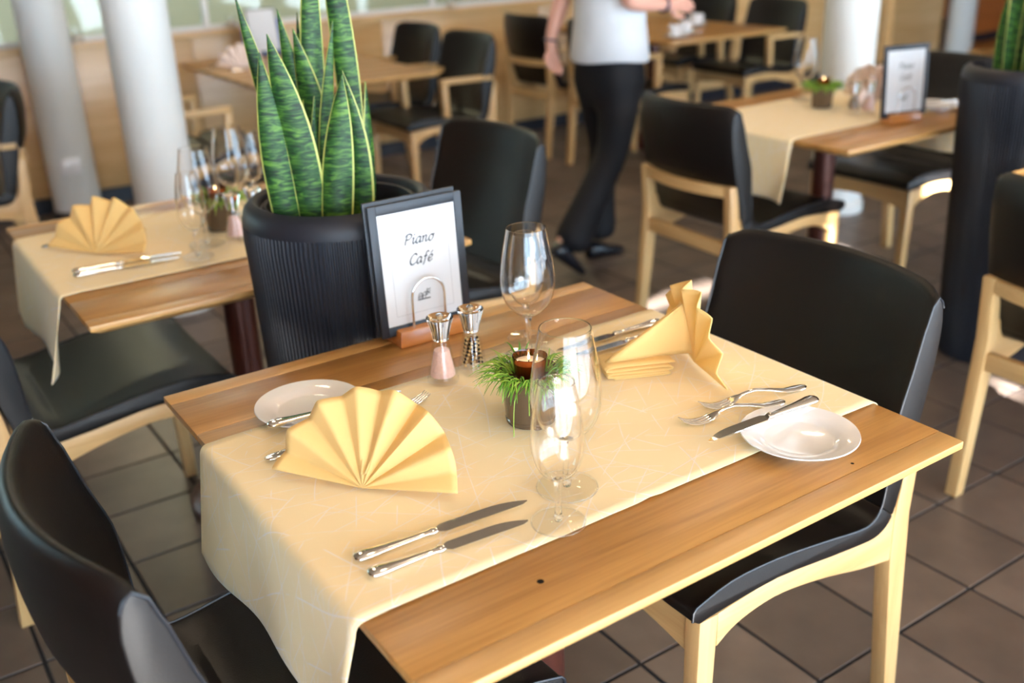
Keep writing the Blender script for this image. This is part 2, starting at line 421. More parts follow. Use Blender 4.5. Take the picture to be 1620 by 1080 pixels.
for x, y in rest:
    rb.add([(x - hh, y - hh, -.006), (x + hh, y - hh, -.006), (x + hh, y + hh, -.006), (x - hh, y + hh, -.006),
            (x - hh + b_, y - hh + b_, 0), (x + hh - b_, y - hh + b_, 0), (x + hh - b_, y + hh - b_, 0), (x - hh + b_, y + hh - b_, 0)],
           [(4, 5, 6, 7), (0, 1, 5, 4), (1, 2, 6, 5), (2, 3, 7, 6), (3, 0, 4, 7)])
o = rb.build('distant_tiles', M['tile'], floor, smooth=0); o['kind'] = 'stuff'

struct(MB().box(-5.1, 11.6, YF - .1, 9.2, 3.1, 3.25).build('ceiling', M['ceiling'], smooth=0))
struct(MB().box(-5.1, -5.0, YF - .1, 5.0, -.1, 3.1).build('wall_left', M['panel_red'], smooth=0))
struct(MB().box(-5.1, -5.0, 5.0, 9.2, -.1, .7).build('wall_far_left', M['white_wall'], smooth=0))
struct(MB().box(11.5, 11.6, YF - .1, 9.2, -.1, 3.1).build('wall_right', M['panel_red'], smooth=0))
# window front behind the camera: lintel, low sill and mullions
wf = struct(MB().box(-5.0, 11.5, YF - .1, YF, 3.06, 3.1).build('wall_front', M['white_wall'], smooth=0))
MB().box(-5.0, 11.5, YF - .1, YF, -.1, .06).build('sill', M['white_metal'], wf)
MB().box(-5.0, -2.8, YF - .1, YF, .06, 3.06).build('pier', M['panel_red'], wf)
MB().box(6.3, 11.5, YF - .1, YF, .06, 3.06).build('pier', M['panel_red'], wf)
for k in range(7):
    x = -2.75 + k * 1.5
    MB().box(x - .05, x + .05, YF - .1, YF, .06, 3.06).build('mullion', M['white_metal'], wf)
# far front beyond the glass partition
struct(MB().box(-5.1, 11.5, 9.05, 9.2, -.1, 3.1).build('wall_far', M['far_wall'], smooth=0))
struct(MB().box(-40, 45, -45, YF - .1, -.25, -.12).build('terrace_ground', M['terrace'], smooth=0))
struct(MB().box(-40, -5.1, YF - .1, 20, -.25, -.12).build('garden_ground', M['terrace'], smooth=0))

# low panelled wall with a glass partition on top
WT = .885
wall = struct(MB().box(-5.0, 7.25, YB + .02, YB + .12, 0, WT - .03).build('wall_back', M['panel'], smooth=0))
px = -5.0; k = 0
while px < 7.2:
    x1 = min(px + 1.215, 7.25)
    o = MB().box(-(x1 - px) / 2 + .002, (x1 - px) / 2 - .002, -.012, .012, .09, WT - .03).build('panel', M['panel'], wall, bevel=.0015)
    o.location = ((px + x1) / 2, YB + .008, 0); px = x1
MB().box(-5.0, 7.26, YB - .03, YB + .15, WT - .03, WT).build('capping', M['panel'], wall, bevel=.003)
MB().box(7.25, 7.29, YB - .02, YB + .14, 0, WT - .03).build('end_post', M['panel'], wall, bevel=.003)
struct(MB().box(-5.0, 7.25, YB - .02, YB - .004, 0, .085).build('baseboard_back', M['dark'], smooth=0))
win = struct(MB().box(-5.0, 7.25, YB + .05, YB + .09, WT, WT + .025).build('window_1', M['white_metal'], bevel=.003))
MB().box(-5.0, 7.25, YB + .05, YB + .09, 3.04, 3.1).build('window_head', M['white_metal'], win)
for k in range(9):
    x = -4.8 + k * 1.5
    MB().box(x - .015, x + .015, YB + .05, YB + .09, WT + .025, 3.04).build('window_bar', M['oak'] if k == 3 else M['white_metal'], win)
    if k < 8: MB().box(x + .016, x + 1.484, YB + .066, YB + .074, WT + .025, 3.04).build('pane', M['pane'], win)
# service side to the right of the opening
struct(MB().box(7.8, 8.55, 5.1, 5.2, 0, 3.1).build('wall_service', M['panel'], smooth=0))
struct(MB().box(8.95, 11.5, 5.15, 5.25, .14, 3.1).build('wall_counter', M['panel_red'], smooth=0))
struct(MB().box(8.95, 11.5, 5.2, 5.25, 0, .14).build('baseboard_counter', M['dark'], smooth=0))
struct(MB().box(8.7, 11.5, 4.7, 5.14, 0, .06).build('trim_1', M['oak'], smooth=0))
struct(MB().box(7.3, 9.0, 8.0, 8.1, .12, 3.1).build('wall_corridor', M['panel'], smooth=0))

def added_ceiling_lamp(label, x, y, power):  # lamps added out of view as warm fill light
    t = thing('added_ceiling_lamp', label, 'lamp', (x, y, 3.1), 0, 'added warm ceiling lamps')
    MB().lathe([(.20, 0), (.215, 0), (.215, -.05), (.20, -.05), (.195, -.01)], 40, close=True).build('housing', M['white_metal'], t)
    d = bpy.data.lights.new('added_warm_light', 'AREA'); d.shape = 'DISK'; d.size = .38; d.energy = power; d.color = (1, .76, .5)
    o = bpy.data.objects.new('added_warm_light', d); COL.objects.link(o); o.parent = t; o.location = (0, 0, -.03)
for lab_, x_, y_, p_ in (('added round ceiling lamp above the table behind the ribbed planter', .0, 1.9, 10), ('added round ceiling lamp above the table with the menu card and grass pot', 2.6, 1.9, 10),
                         ('added round ceiling lamp above the bare table with the blue folder', 1.2, 4.0, 9), ('added round ceiling lamp above the coffee cup table', 4.0, 4.0, 9), ('added round ceiling lamp above the front table', .4, -.3, 5), ('added round ceiling lamp in the room beyond the glass partition', 1.0, 7.0, 70), ('added round ceiling lamp beyond the glass near the corridor', 4.2, 7.0, 70)):  # last two added to brighten the room beyond the glass
    added_ceiling_lamp(lab_, x_, y_, p_)
def column(x, y, r, label, plate=False):
    t = thing('column', label, 'column', (x, y, 0), 0, 'round white columns')
    MB().lathe([(0, 0), (r + .004, 0), (r + .004, .03), (r, .034), (r, 3.1), (0, 3.1)], 48).build('shaft', M['column'], t)
    MB().lathe([(r + .001, .001), (r + .012, .001), (r + .012, .05), (r + .001, .055)], 48).build('base_ring', M['dark'] if plate else M['column'], t)
    if plate:
        a = math.atan2(-1.151 - y, -.804 - x)
        p = MB().box(-.006, .004, -.05, .05, -.04, .04).build('socket_plate', M['porcelain'], t, bevel=.003)
        p.location = ((r + .003) * math.cos(a), (r + .003) * math.sin(a), .30); p.rotation_euler = (0, 0, a)
    return t
column(.27, 4.66, .122, 'round white column standing against the low panelled wall', True)
column(.275, 2.91, .118, 'round white column behind the table with the yellow fan napkin and dark pot plant')
column(3.40, 2.14, .125, 'round white column behind the table with the green grass pot and menu card')
t = column(8.72, 5.0, .13, 'grey white column beside the reddish wood counter wall')

# ------------------------------------------------------------------ chairs
LB = [(.266, .439), (.22, .444), (.092, .449), (-.042, .434), (-.14, .424), (-.178, .43), (-.203, .455), (-.220, .52), (-.238, .59), (-.254, .66), (-.267, .73), (-.273, .80), (-.268, .848)]
LT = [(.274, .473), (.2, .491), (.096, .489), (-.016, .474), (-.11, .459), (-.146, .462), (-.166, .484), (-.174, .528), (-.178, .59), (-.185, .66), (-.207, .73), (-.226, .80), (-.240, .854)]
def refine(P, n=3):
    o = []
    for i in range(len(P) - 1):
        p0, p1, p2, p3 = P[max(i - 1, 0)], P[i], P[i + 1], P[min(i + 2, len(P) - 1)]
        for q in range(n):
            u = q / n
            o.append(tuple(.5 * (2 * p1[c] + (p2[c] - p0[c]) * u + (2 * p0[c] - 5 * p1[c] + 4 * p2[c] - p3[c]) * u * u + (3 * p1[c] - p0[c] - 3 * p2[c] + p3[c]) * u ** 3) for c in (0, 1)))
    return o + [P[-1]]
LB = refine(LB); LT = refine(LT)
BOW = .066
HW = .238
NY = 20
def shell(a, b, top_round):
    """slices of the upholstered shell between profile stations a..b"""
    rings = []
    for j in range(NY + 1):
        t = -1 + 2 * j / NY
        y = HW * t
        loop = []
        for (u, z) in LT[a:b + 1]:
            back = max(0, min(1, (z - .47) / .2)) if u < -.1 else 0
            uu = u - BOW * back * (1 - t * t); zz = z
            if u > -.12: zz -= .014 * (1 - t * t) * (1 if u < .2 else .7)
            if z > .8: zz -= .016 * max(0, (abs(t) - .8) / .2) ** 2 * (z - .78) / .09
            loop.append((uu, y, zz))
        extra = []
        if top_round:
            (u1, z1), (u2, z2) = LT[b], LB[b]
            off = -BOW * (1 - t * t)
            for f_, dz in ((.12, .009), (.3, .016), (.5, .0195), (.7, .017), (.88, .010)):
                extra.append((u1 + (u2 - u1) * f_ + off, y, z1 + (z2 - z1) * f_ + dz - .016 * max(0, (abs(t) - .8) / .2) ** 2))
        low = []
        for (u, z) in LB[a:b + 1]:
            back = max(0, min(1, (z - .47) / .2)) if u < -.1 else 0
            low.append((u - BOW * back * (1 - t * t), y, z - (.016 * max(0, (abs(t) - .8) / .2) ** 2 * (z - .78) / .09 if z > .8 else 0)))
        front = []
        if a == 0:
            front = [(.280, y, .466 - .006 * (1 - t * t)), (.281, y, .45)]
            front = [front[1], front[0]]
            ring = front + loop + extra + low[::-1]
        else: ring = loop + extra + low[::-1]
        rings.append(ring)
    return rings
def prism_xz(poly, y0, y1):
    return MB().loft([[(x, y0, z) for x, z in poly], [(x, y1, z) for x, z in poly]])
def make_chair(label, arms):
    t = thing('armchair' if arms else 'dining_chair', label, 'armchair' if arms else 'chair', (0, 0, 0), 0,
              'armchairs of the back row' if arms else 'chairs at the laid tables')
    MB().loft(shell(0, 18, False)).build('seat', M['leather'], t, 40, .003)
    MB().loft(shell(18, len(LT) - 1, True)).build('backrest', M['leather'], t, 40, .003)
    for s in (-1, 1):
        y = s * (HW - .0005)
        pts = [(.281, y, .45), (.280, y, .466)] + [(u, y, z - (.016 * (z - .78) / .09 if z > .8 else 0)) for u, z in LT] + [((LT[-1][0] + LB[-1][0]) / 2, y, .8535), (LB[-1][0] + .004, y, .845), (LB[-1][0] - .001, y, .833)]
        MB().tube(pts, .0024, 6).build('piping', M['thread'], t)
        yo, yi = s * .235, s * .201
        ya, yb = min(yo, yi), max(yo, yi)
        # front leg, slightly tapered
        MB().hexa([(.232, ya + .004, 0), (.262, ya + .004, 0), (.262, yb - .003, 0), (.232, yb - .003, 0),
                   (.222, ya, .437), (.262, ya, .437), (.262, yb, .437), (.222, yb, .437)]).build('leg', M['ash_z'], t, 30, .003)
        # rear leg bent: floor -> seat -> back rail
        sec = [(-.292, -.258, 0), (-.264, -.216, .36), (-.258, -.214, .44), (-.268, -.237, .605)]
        MB().loft([[(a, ya, z), (b2, ya, z), (b2, yb, z), (a, yb, z)] for a, b2, z in sec]).build('leg', M['ash_z'], t, 30, .003)
        top = [(.222, .437), (.092, .447), (-.042, .432), (-.14, .423), (-.18, .429), (-.205, .455), (-.214, .49)]
        bot = [(-.216, .352), (-.13, .368), (-.048, .389), (.03, .404), (.092, .410), (.15, .404), (.19, .392), (.222, .372)]
        prism_xz(refine(top) + refine(bot), ya + .001 if s < 0 else yi, yi if s < 0 else yb - .001).build('side_rail', M['ash_x'], t, 30, .002)
        if arms:
            MB().hexa([(-.245, ya - .004, .645), (.065, ya - .004, .650), (.065, yb + .004, .650), (-.245, yb + .004, .645),
                       (-.245, ya - .004, .670), (.065, ya - .004, .675), (.065, yb + .004, .675), (-.245, yb + .004, .670)]).build('armrest', M['ash_x'], t, 30, .004)
            MB().hexa([(.02, ya - .001, .41), (.055, ya - .001, .41), (.055, yb + .001, .41), (.02, yb + .001, .41),
                       (.03, ya - .001, .650), (.063, ya - .001, .650), (.063, yb + .001, .650), (.03, yb + .001, .650)]).build('arm_post', M['ash_z'], t, 30, .003)
            MB().hexa([(-.268, ya, .604), (-.237, ya, .604), (-.237, yb, .604), (-.268, yb, .604),
                       (-.262, ya, .646), (-.232, ya, .646), (-.232, yb, .646), (-.262, yb, .646)]).build('back_post', M['ash_z'], t, 30, .002)
    # cross rails
    rings = []
    for k in range(9):
        tt = -1 + k / 4; y = .201 * tt; d = -.040 * (1 - tt * tt)
        rings.append([(-.268 + d, y, .568), (-.246 + d, y, .568), (-.246 + d, y, .604), (-.268 + d, y, .604)])
    MB().loft(rings).build('back_rail', M['ash_y'], t, 40)
    rings = []
    for k in range(9):
        tt = -1 + k / 4; y = .201 * tt; d = .022 * (1 - tt * tt)
        rings.append([(.234, y, .362 + d), (.258, y, .362 + d), (.258, y, .434), (.234, y, .434)])
    MB().loft(rings).build('front_rail', M['ash_y'], t, 40)
    MB().box(-.256, -.232, -.201, .201, .358, .405).build('rear_rail', M['ash_y'], t, 30, .002)
    return t
chair = make_chair('dark leather chair seen from behind at the hanging end of the front runner', False)
chair.location = (-.405, .003, 0); chair.rotation_euler = (0, 0, 0)
PI = math.pi
CH = [
    ('dark leather chair with side plate and crossed forks laid on the table before it', (.40, 0, 0), PI),
    ('dark leather chair whose seat lies under the yellow runner end beside the ribbed planter table', (-.405, 1.29, 0), 0),
    ('dark leather chair with its back right behind the ribbed planter and the framed menu', (.61, 1.41, 0), PI + R(4)),
    ('dark leather chair seen from behind at the table with the green grass pot', (1.885, 1.37, 0), R(-3)),
    ('dark leather chair with sunlit seat side, partly hidden by the second black planter', (2.80, 1.36, 0), PI),
    ('dark leather chair with its oak rear leg standing near the second planter', (1.725, -.075, 0), R(0)),
]
for lab, loc, rz in CH: dup(chair, lab, loc, rz)
ach = make_chair('leather armchair standing nearer the planter at the bare table with the blue folder', True)
ach.location = (1.95, 3.68, 0); ach.rotation_euler = (0, 0, PI)
for lab, loc, rz in [
    ('leather armchair beside the panelled wall at the bare table with the blue folder', (1.99, 4.31, 0), PI),
    ('leather armchair behind the white column with only its oak arms showing', (.72, 3.74, 0), R(3)),
    ('leather armchair seen from behind against the panelled wall, beside the walking person', (3.26, 4.27, 0), 0),
    ('leather armchair mostly hidden behind the walking person', (3.27, 3.62, 0), 0),
    ('leather armchair with oak arms at the right end of the coffee cup table', (4.40, 3.72, 0), PI),
    ('leather armchair beyond the white cups on the coffee cup table', (4.42, 4.36, 0), PI),
    ('leather armchair seen from the side in front of the column with the wall socket', (-.40, 3.60, 0), PI)]:
    dup(ach, lab, loc, rz)

# ------------------------------------------------------------------ tables
def make_table(label, loc, sx=.88, sy=.88):
    t = thing('dining_table', label, 'table', loc, 0, 'oak tables on brown pedestals')
    hx, hy = sx / 2, sy / 2
    inner = [-.40, -.272, -.135, .01, .148, .272, .40] if sy < 1 else [-hy + .04] + [-hy + .04 + (sy - .08) * q / 9 for q in range(1, 9)] + [hy - .04]
    ys = [-hy] + inner + [hy]
    for i in range(len(ys) - 1):
        y0, y1 = ys[i] , ys[i + 1]; ym = (y0 + y1) / 2
        g = .0004
        a, b = y0 - ym + (g if i else 0), y1 - ym - (g if i < len(ys) - 2 else 0)
        ca = .022 if i == 0 else 0; cb = .022 if i == len(ys) - 2 else 0
        cx = .022
        p = MB()
        z0, z1, z2 = ZT - .026, ZT - .012, ZT
        p.loft([[(-hx + cx, a + ca, z0), (hx - cx, a + ca, z0), (hx - cx, b - cb, z0), (-hx + cx, b - cb, z0)],
                [(-hx, a, z1), (hx, a, z1), (hx, b, z1), (-hx, b, z1)],
                [(-hx, a, z2), (hx, a, z2), (hx, b, z2), (-hx, b, z2)]])
        edge = i in (0, len(ys) - 2)
        o = p.build('plank', M['oak_edge'] if edge else M['oak'], t, 30, .0012 if edge else .0003)
        o.location = (0, ym, 0)
    MB().box(-.2, .2, -.2, .2, ZT - .034, ZT - .026).build('mounting_plate', M['pedestal'], t)
    MB().lathe([(0, .03), (.04, .03), (.04, ZT - .034), (0, ZT - .034)], 32).build('pedestal', M['pedestal'], t)
    MB().lathe([(0, 0), (.194, 0), (.200, .006), (.200, .018), (.19, .03), (.155, .055), (.10, .078), (.06, .092), (.041, .10), (0, .10)], 48).build('base', M['pedestal'], t)
    return t
T1 = (0, 0, 0); T2 = (-.02, 1.285, 0); T3 = (2.25, 1.30, 0); T4 = (2.30, -.05, 0)
make_table('square oak table in front laid for two with a long pale yellow runner', T1)
make_table('square oak table behind the black ribbed planter laid with a yellow fan napkin', T2)
make_table('square oak table with green grass pot and menu card beside the second planter', T3)
make_table('square oak table of which only one corner shows beside the second planter', T4)
make_table('bare long oak table with the blue folder by the panelled wall', (1.365, 3.98, 0), .86, 1.36)
make_table('bare long oak table with white coffee cups behind the walking person', (3.76, 3.94, 0), .94, 1.36)

# knots of the wood on the front table's boards
def make_knot(x, y, r):
    MB().lathe([(0, .0003), (r * .6, .0003), (r, .0001)], 12).build('knot', M['soil'], bpy.data.objects['dining_table'], loc=(x, y, ZT))
for x, y, r in ((-.238, -.343, .0045), (.265, -.385, .0026)): make_knot(x, y, r)

def make_runner(label, loc, hx=.44, y0=-.287, y1=.228, drop_l=.165, drop_r=.06, seed=1):
    rnd = random.Random(seed)
    rad = .016
    path = []                   # (x, z) along the cloth
    nH = 12
    zt = .0018
    for k in range(nH): path.append((-hx - .0105 - .004 * (1 - k / nH), zt - rad - drop_l * (1 - k / nH), 'h', 1 - k / nH))
    for k in range(9):
        a = math.pi - k / 8 * math.pi / 2
        path.append((-hx + rad - .0105 + rad * math.cos(a), zt - rad + rad * math.sin(a) + .0015 * math.sin(a * 2 - math.pi) ** 2, 'e', 0))
    nT = 44
    for k in range(1, nT): path.append((-hx + rad + (2 * hx - 2 * rad) * k / nT, zt, 't', 0))
    for k in range(9):
        a = math.pi / 2 - k / 8 * math.pi / 2
        path.append((hx - rad + .0105 + rad * math.cos(a), zt - rad + rad * math.sin(a), 'e', 0))
    for k in range(1, nH + 1): path.append((hx + .0105 + .004 * k / nH, zt - rad - drop_r * k / nH, 'h', k / nH))
    ny = 30; vs = []; fs = []
    ph = rnd.random() * 6
    for i, (x, z, kind, f) in enumerate(path):
        for j in range(ny + 1):
            t = j / ny; y = y0 + (y1 - y0) * t
            xx, zz = x, z
            if kind == 'h':
                sgn = -1 if x < 0 else 1
                wv = .006 * math.sin(t * 7.5 + ph) + .003 * math.sin(t * 15 + ph * 2)
                xx += sgn * f * (max(0, wv + .014) + .026 * max(0, 1 - t / .16) ** 2)
                y += f * (.010 * (t - .5))
            if kind == 't':
                c = abs(x + .02)
                if c < .02: zz += .0022 * (1 - c / .02)
                zz += .0005 * (1 + math.sin(x * 31 + t * 9 + ph) * math.sin(t * 14 + x * 11))
                if j in (0, ny): zz += .0006
            vs.append((xx, y, zz))
    for i in range(len(path) - 1):
        for j in range(ny): fs.append((i * (ny + 1) + j, i * (ny + 1) + j + 1, (i + 1) * (ny + 1) + j + 1, (i + 1) * (ny + 1) + j))
    o = MB().add(vs, fs).build('table_runner', M['runner'], None, 60, loc=(loc[0], loc[1], ZT))
    s = o.modifiers.new('thickness', 'SOLIDIFY'); s.thickness = .0013; s.offset = 1
    tag(o, label, 'table runner', 'yellow table runners')
    return o
make_runner('pale yellow runner with fine white scratch pattern on the front table', T1)
make_runner('yellow runner hanging over the seat of the chair beside the ribbed planter', T2, .44, -.225, .30, .17, .06, 3)
make_runner('yellow runner on the table with the green grass pot and menu card', T3, .44, -.225, .29, .19, .17, 5)

# ------------------------------------------------------------------ planters with snake plants
def make_planter(label, loc, rotz=0):
    t = thing('planter', label, 'planter', loc, rotz, 'black ribbed planters')
    NR = 132; prof = [(.146, 0), (.150, .01), (.158, .2), (.168, .45), (.178, .70), (.184, .85), (.187, .90), (.186, .93)]
    vs = []; fs = []; n = NR * 4
    def fr(prof, r0):
        pass
    rings = []
    for r, z in prof:
        ring = []
        for k in range(n):
            a = 2 * math.pi * k / n
            rr = r + (.0016 * (1 if k % 4 in (0, 1) else -1) + .0004 * math.sin(k * .37))
            ring.append((rr * math.cos(a), rr * math.sin(a), z))
        rings.append(ring)
    MB().loft(rings, cap=False).build('ribbed_wall', M['pot'], t, 50)
    MB().lathe([(.1865, .928), (.1865, .938), (.182, .956), (.172, .967), (.163, .971), (.156, .968), (.152, .962), (.151, .955), (.147, .955), (.143, .96), (.139, .957), (.137, .95), (.136, .80)], 96).build('rim', M['pot'], t)
    MB().lathe([(0, .80), (.137, .80)], 48).build('soil', M['soil'], t)
    return t
make_planter('black ribbed planter with a tall snake plant behind the front table', (0, .645, 0))
make_planter('second black ribbed planter near the frame edge by the sunlit chair seat', (2.36, .645, 0), .3)

def leaf_geo(mb, base, tip, w, bend, face, curl=.25, n=16, twist=0):
    """sword-shaped leaf: base, tip points, max width, sideways bend vector, facing angle"""
    base, tip, bend = Vector(base), Vector(tip), Vector(bend)
    rows = []
    ax = (tip - base).normalized()
    for i in range(n + 1):
        t = i / n
        c = base.lerp(tip, t) + bend * math.sin(math.pi * t) * 1.0
        wd = w * (.62 + .38 * math.sin(min(1, t / .5) * math.pi / 2)) if t < .5 else w * max(.0, (1 - ((t - .5) / .5) ** 2.2))
        wd = max(wd, .0015)
        a = face + twist * t
        s = Vector((math.cos(a), math.sin(a), 0)); s = (s - ax * s.dot(ax)).normalized(); nrm = ax.cross(s)
        row = []
        for q in (-1, -.90, -.45, 0, .45, .90, 1):
            row.append(c + s * q * wd / 2 + nrm * curl * wd * (q * q - .3) * (1 - .5 * t))
        rows.append((row, nrm))
    th = .0022
    m = 7
    for side in (1, -1):
        vs = [p + nr * th * side * .5 * (1 if 0 < j < 6 else 0) for row, nr in rows for j, p in enumerate(row)]
        f0 = []; f1 = []
        for i in range(n):
            for j in range(m - 1):
                q = (i * m + j, i * m + j + 1, (i + 1) * m + j + 1, (i + 1) * m + j)
                (f1 if j in (0, m - 2) else f0).append(q)
        o = len(mb.v); mb.v += [tuple(p) for p in vs]
        for f in f0: mb.f.append([k + o for k in f]); mb.m.append(0)
        for f in f1: mb.f.append([k + o for k in f]); mb.m.append(1)
SP = thing('snake_plant', 'tall snake plant with yellow edged sword leaves in the planter behind the front table', 'plant', (0, .645, .80), 0, 'snake plants in planters')
VF = math.atan2(-.5655, .824)
leaves = [  # base xy, tip xyz (local), width, bend, facing offset, twist
    ((-.026, .015), (-.150, .015, .546), .036, (-.006, 0, 0), .1, .1),
    ((-.084, -.060), (-.129, -.060, .484), .066, (.014, 0, 0), .0, .1),
    ((-.108, -.045), (-.141, -.045, .453), .052, (-.008, 0, 0), .25, 0),
    ((-.020, .055), (-.059, .055, .513), .044, (.010, 0, 0), -.1, .2),
    ((-.013, .035), (-.041, .035, .479), .060, (.016, 0, 0), -.15, .1),
    ((-.034, .095), (-.004, .095, .501), .026, (0, 0, 0), -.2, .1),
    ((-.019, .035), (.012, .035, .68), .046, (-.010, 0, 0), .5, -.3),
    ((-.030, -.005), (.021, -.005, .490), .030, (-.014, 0, 0), .35, .2),
    ((.044, .025), (.020, .025, .76), .046, (.022, 0, 0), .0, .2),
    ((-.060, -.090), (-.010, -.090, .406), .060, (-.006, 0, 0), .15, -.1),
    ((-.009, -.065), (.002, -.065, .409), .060, (.016, 0, 0), -.3, .1),
    ((.031, -.025), (.066, -.025, .379), .034, (.010, 0, 0), .5, .7),
    ((-.069, -.025), (-.039, -.025, .364), .022, (-.006, 0, 0), .6, .1),
    ((.070, .080), (.090, .09, .40), .036, (.01, 0, 0), -.3, .2),
]
for b0, tp, wd, bend, fo, tw in leaves:
    mb = MB(); leaf_geo(mb, (b0[0], b0[1], 0), tp, wd, bend, VF + fo, .22, 18, tw)
    mb.build('leaf', [M['leaf'], M['leaf_edge']], SP, 60)
sp2 = dup(SP, 'snake plant cut off by the frame edge in the second planter', (2.36, .645, .80), 2.2)

# ------------------------------------------------------------------ glasses
def glass_mesh(prof_out, th, base_r, stem, name):
    """prof_out: bowl outside (r,z) from bottom centre up to the rim; stem: (r,z) from foot up to bowl"""
    foot = [(0, 0), (base_r * .96, 0), (base_r, .0003), (base_r + .0003, .0008), (base_r, .0013), (base_r * .95, .0016), (base_r * .6, .0021), (base_r * .32, .0032), (base_r * .2, .0052)]
    def cr2(P, n=4):
        o = []
        for i in range(len(P) - 1):
            p0, p1, p2, p3 = P[max(i - 1, 0)], P[i], P[i + 1], P[min(i + 2, len(P) - 1)]
            for q in range(n):
                u = q / n
                o.append(tuple(.5 * (2 * p1[c] + (p2[c] - p0[c]) * u + (2 * p0[c] - 5 * p1[c] + 4 * p2[c] - p3[c]) * u * u + (3 * p1[c] - p0[c] - 3 * p2[c] + p3[c]) * u ** 3) for c in (0, 1)))
        return o + [P[-1]]
    bowl = cr2(stem[-2:] + prof_out)[4:]
    rt, zt = bowl[-1]; rp_, zp = bowl[-2]
    bowl[-1:] = [(rt + (rp_ - rt) * .12, zt + (zp - zt) * .12), (rt, zt)]
    inner = []
    zb = prof_out[0][1] + th * 2
    for k in range(len(bowl) - 1, 0, -1):
        (r0, z0), (r1, z1) = bowl[k - 1], bowl[k]
        d = math.hypot(r1 - r0, z1 - z0); nx, nz = -(z1 - z0) / d, (r1 - r0) / d
        r2, z2 = r1 + nx * th, z1 + nz * th
        if r2 < .004 or z2 < zb: break
        inner.append((r2, z2))
    inner += [(0, inner[-1][1] - .0003)]
    rim = [(rt - th * .2, zt + th * .35), (rt - th * .8, zt + th * .35)]
    body = MB().lathe([(0, .0022), (base_r * .12, .0024)] + cr2(stem) + bowl + rim + inner, 64)
    ft = MB().lathe(foot + [(base_r * .13, .0065)], 64)
    return body, ft
wine_bowl = [(.0075, .074), (.018, .079), (.030, .089), (.0395, .102), (.0452, .120), (.0468, .138), (.0455, .160), (.0415, .188), (.0365, .214), (.0335, .231)]
wine_stem = [(.0065, .010), (.0045, .018), (.0040, .035), (.0042, .058), (.0055, .070)]
fl_bowl = [(.0060, .062), (.0135, .066), (.0220, .074), (.0285, .086), (.0325, .103), (.0330, .120), (.0315, .142), (.0280, .168), (.0240, .188), (.0225, .196)]
fl_stem = [(.0060, .008), (.0045, .014), (.0040, .030), (.0044, .050), (.0052, .059)]
def wine(label, x, y):
    g_, f_ = glass_mesh(wine_bowl, .0011, .041, wine_stem, 'wine')
    o = g_.build('wine_glass', M['glass'], None, 80, loc=(x, y, ZT + .0046)); f_.build('foot', M['thin_glass'], o, 80)
    MB().lathe([(.0412 + .0009 * math.cos(q_), .0009 + .0009 * math.sin(q_)) for q_ in [2 * math.pi * k_ / 8 for k_ in range(8)]], 64, close=True).build('foot_rim', M['glass'], o, 80)
    return tag(o, label, 'glass', 'wine glasses')
def tasting(label, x, y):
    g_, f_ = glass_mesh(fl_bowl, .0011, .0345, fl_stem, 'water')
    o = g_.build('water_glass', M['glass'], None, 80, loc=(x, y, ZT + .0046)); f_.build('foot', M['thin_glass'], o, 80)
    MB().lathe([(.0347 + .0009 * math.cos(q_), .0009 + .0009 * math.sin(q_)) for q_ in [2 * math.pi * k_ / 8 for k_ in range(8)]], 64, close=True).build('foot_rim', M['glass'], o, 80)
    return tag(o, label, 'glass', 'small stemmed glasses')
tasting('small stemmed glass with its foot over the runner edge near two knives', -.150, -.261)
wine('large empty wine glass right behind the small stemmed glass by the candle pot', -.090, -.200)
wine('large empty wine glass behind the candle pot near the framed menu', .125, .190)
tasting('small stemmed glass seen through the wine glass near the framed menu', .168, .258)
wine('wine glass on the table with the fan napkin beside the planter', T2[0] - .075, T2[1] - .065)
tasting('small stemmed glass beside the knives on the table behind the planter', T2[0] - .125, T2[1] - .150)
wine('wine glass behind the salt mill on the table behind the planter', T2[0] + .075, T2[1] + .13)
tasting('small stemmed glass furthest back on the table behind the planter', T2[0] + .155, T2[1] + .21)
wine('wine glass behind the green grass pot near the white column', T3[0] + .14, T3[1] + .24)

# ------------------------------------------------------------------ mills
def mill(label, x, y, pepper, rotz=0):
    t = thing('pepper_mill' if pepper else 'salt_mill', label, 'mill', (x, y, ZT + .0046), rotz, 'clear acrylic mills')
    MB().lathe([(0, 0), (.0255, 0), (.0262, .002), (.0262, .006), (.0250, .010), (.0215, .028), (.0170, .052), (.0140, .068), (.0130, .073), (.0110, .073), (.0120, .066), (.0150, .050), (.0195, .028), (.0222, .013), (.0215, .011), (0, .011)], 40).build('body', M['thin_glass'], t)
    MB().lathe([(0, .074), (.0128, .074), (.0138, .078), (.0170, .096), (.0220, .112), (.0222, .1135), (.0205, .1145), (.0150, .1105), (.004, .109), (0, .109)], 40).build('head', M['acrylic'], t)
    MB().lathe([(0, .0733), (.0026, .0733), (.0026, .108), (.0062, .1115), (.0062, .1165), (.004, .119), (0, .1195)], 24).build('knob', M['chrome'], t)
    if pepper:
        pb = MB(); rnd = random.Random(3)
        for k in range(150):
            z = .0145 + .047 * (k / 150); rm = .0213 - (z - .011) * .148 - .0042
            a = k * 2.4; r = rm * (.98 if k % 3 else .5)
            pb.sphere((r * math.cos(a), r * math.sin(a), z), .0026, 6, 4, (k * 7) % 3)
        o = pb.build('peppercorns', [M['pepper'], M['pepper_tan'], M['soil']], t, 60); o['kind'] = 'stuff'
    else:
        o = MB().lathe([(0, .0118), (.0208, .0118), (.0205, .016), (.0182, .028), (.0150, .044), (.0125, .056), (.006, .0585), (0, .059)], 32).build('salt', M['salt'], t); o['kind'] = 'stuff'
    return t
mill('clear acrylic mill filled with pink salt beside the framed menu on the front table', -.047, .195, False)
mill('clear acrylic mill filled with peppercorns beside the candle pot', .012, .196, True)
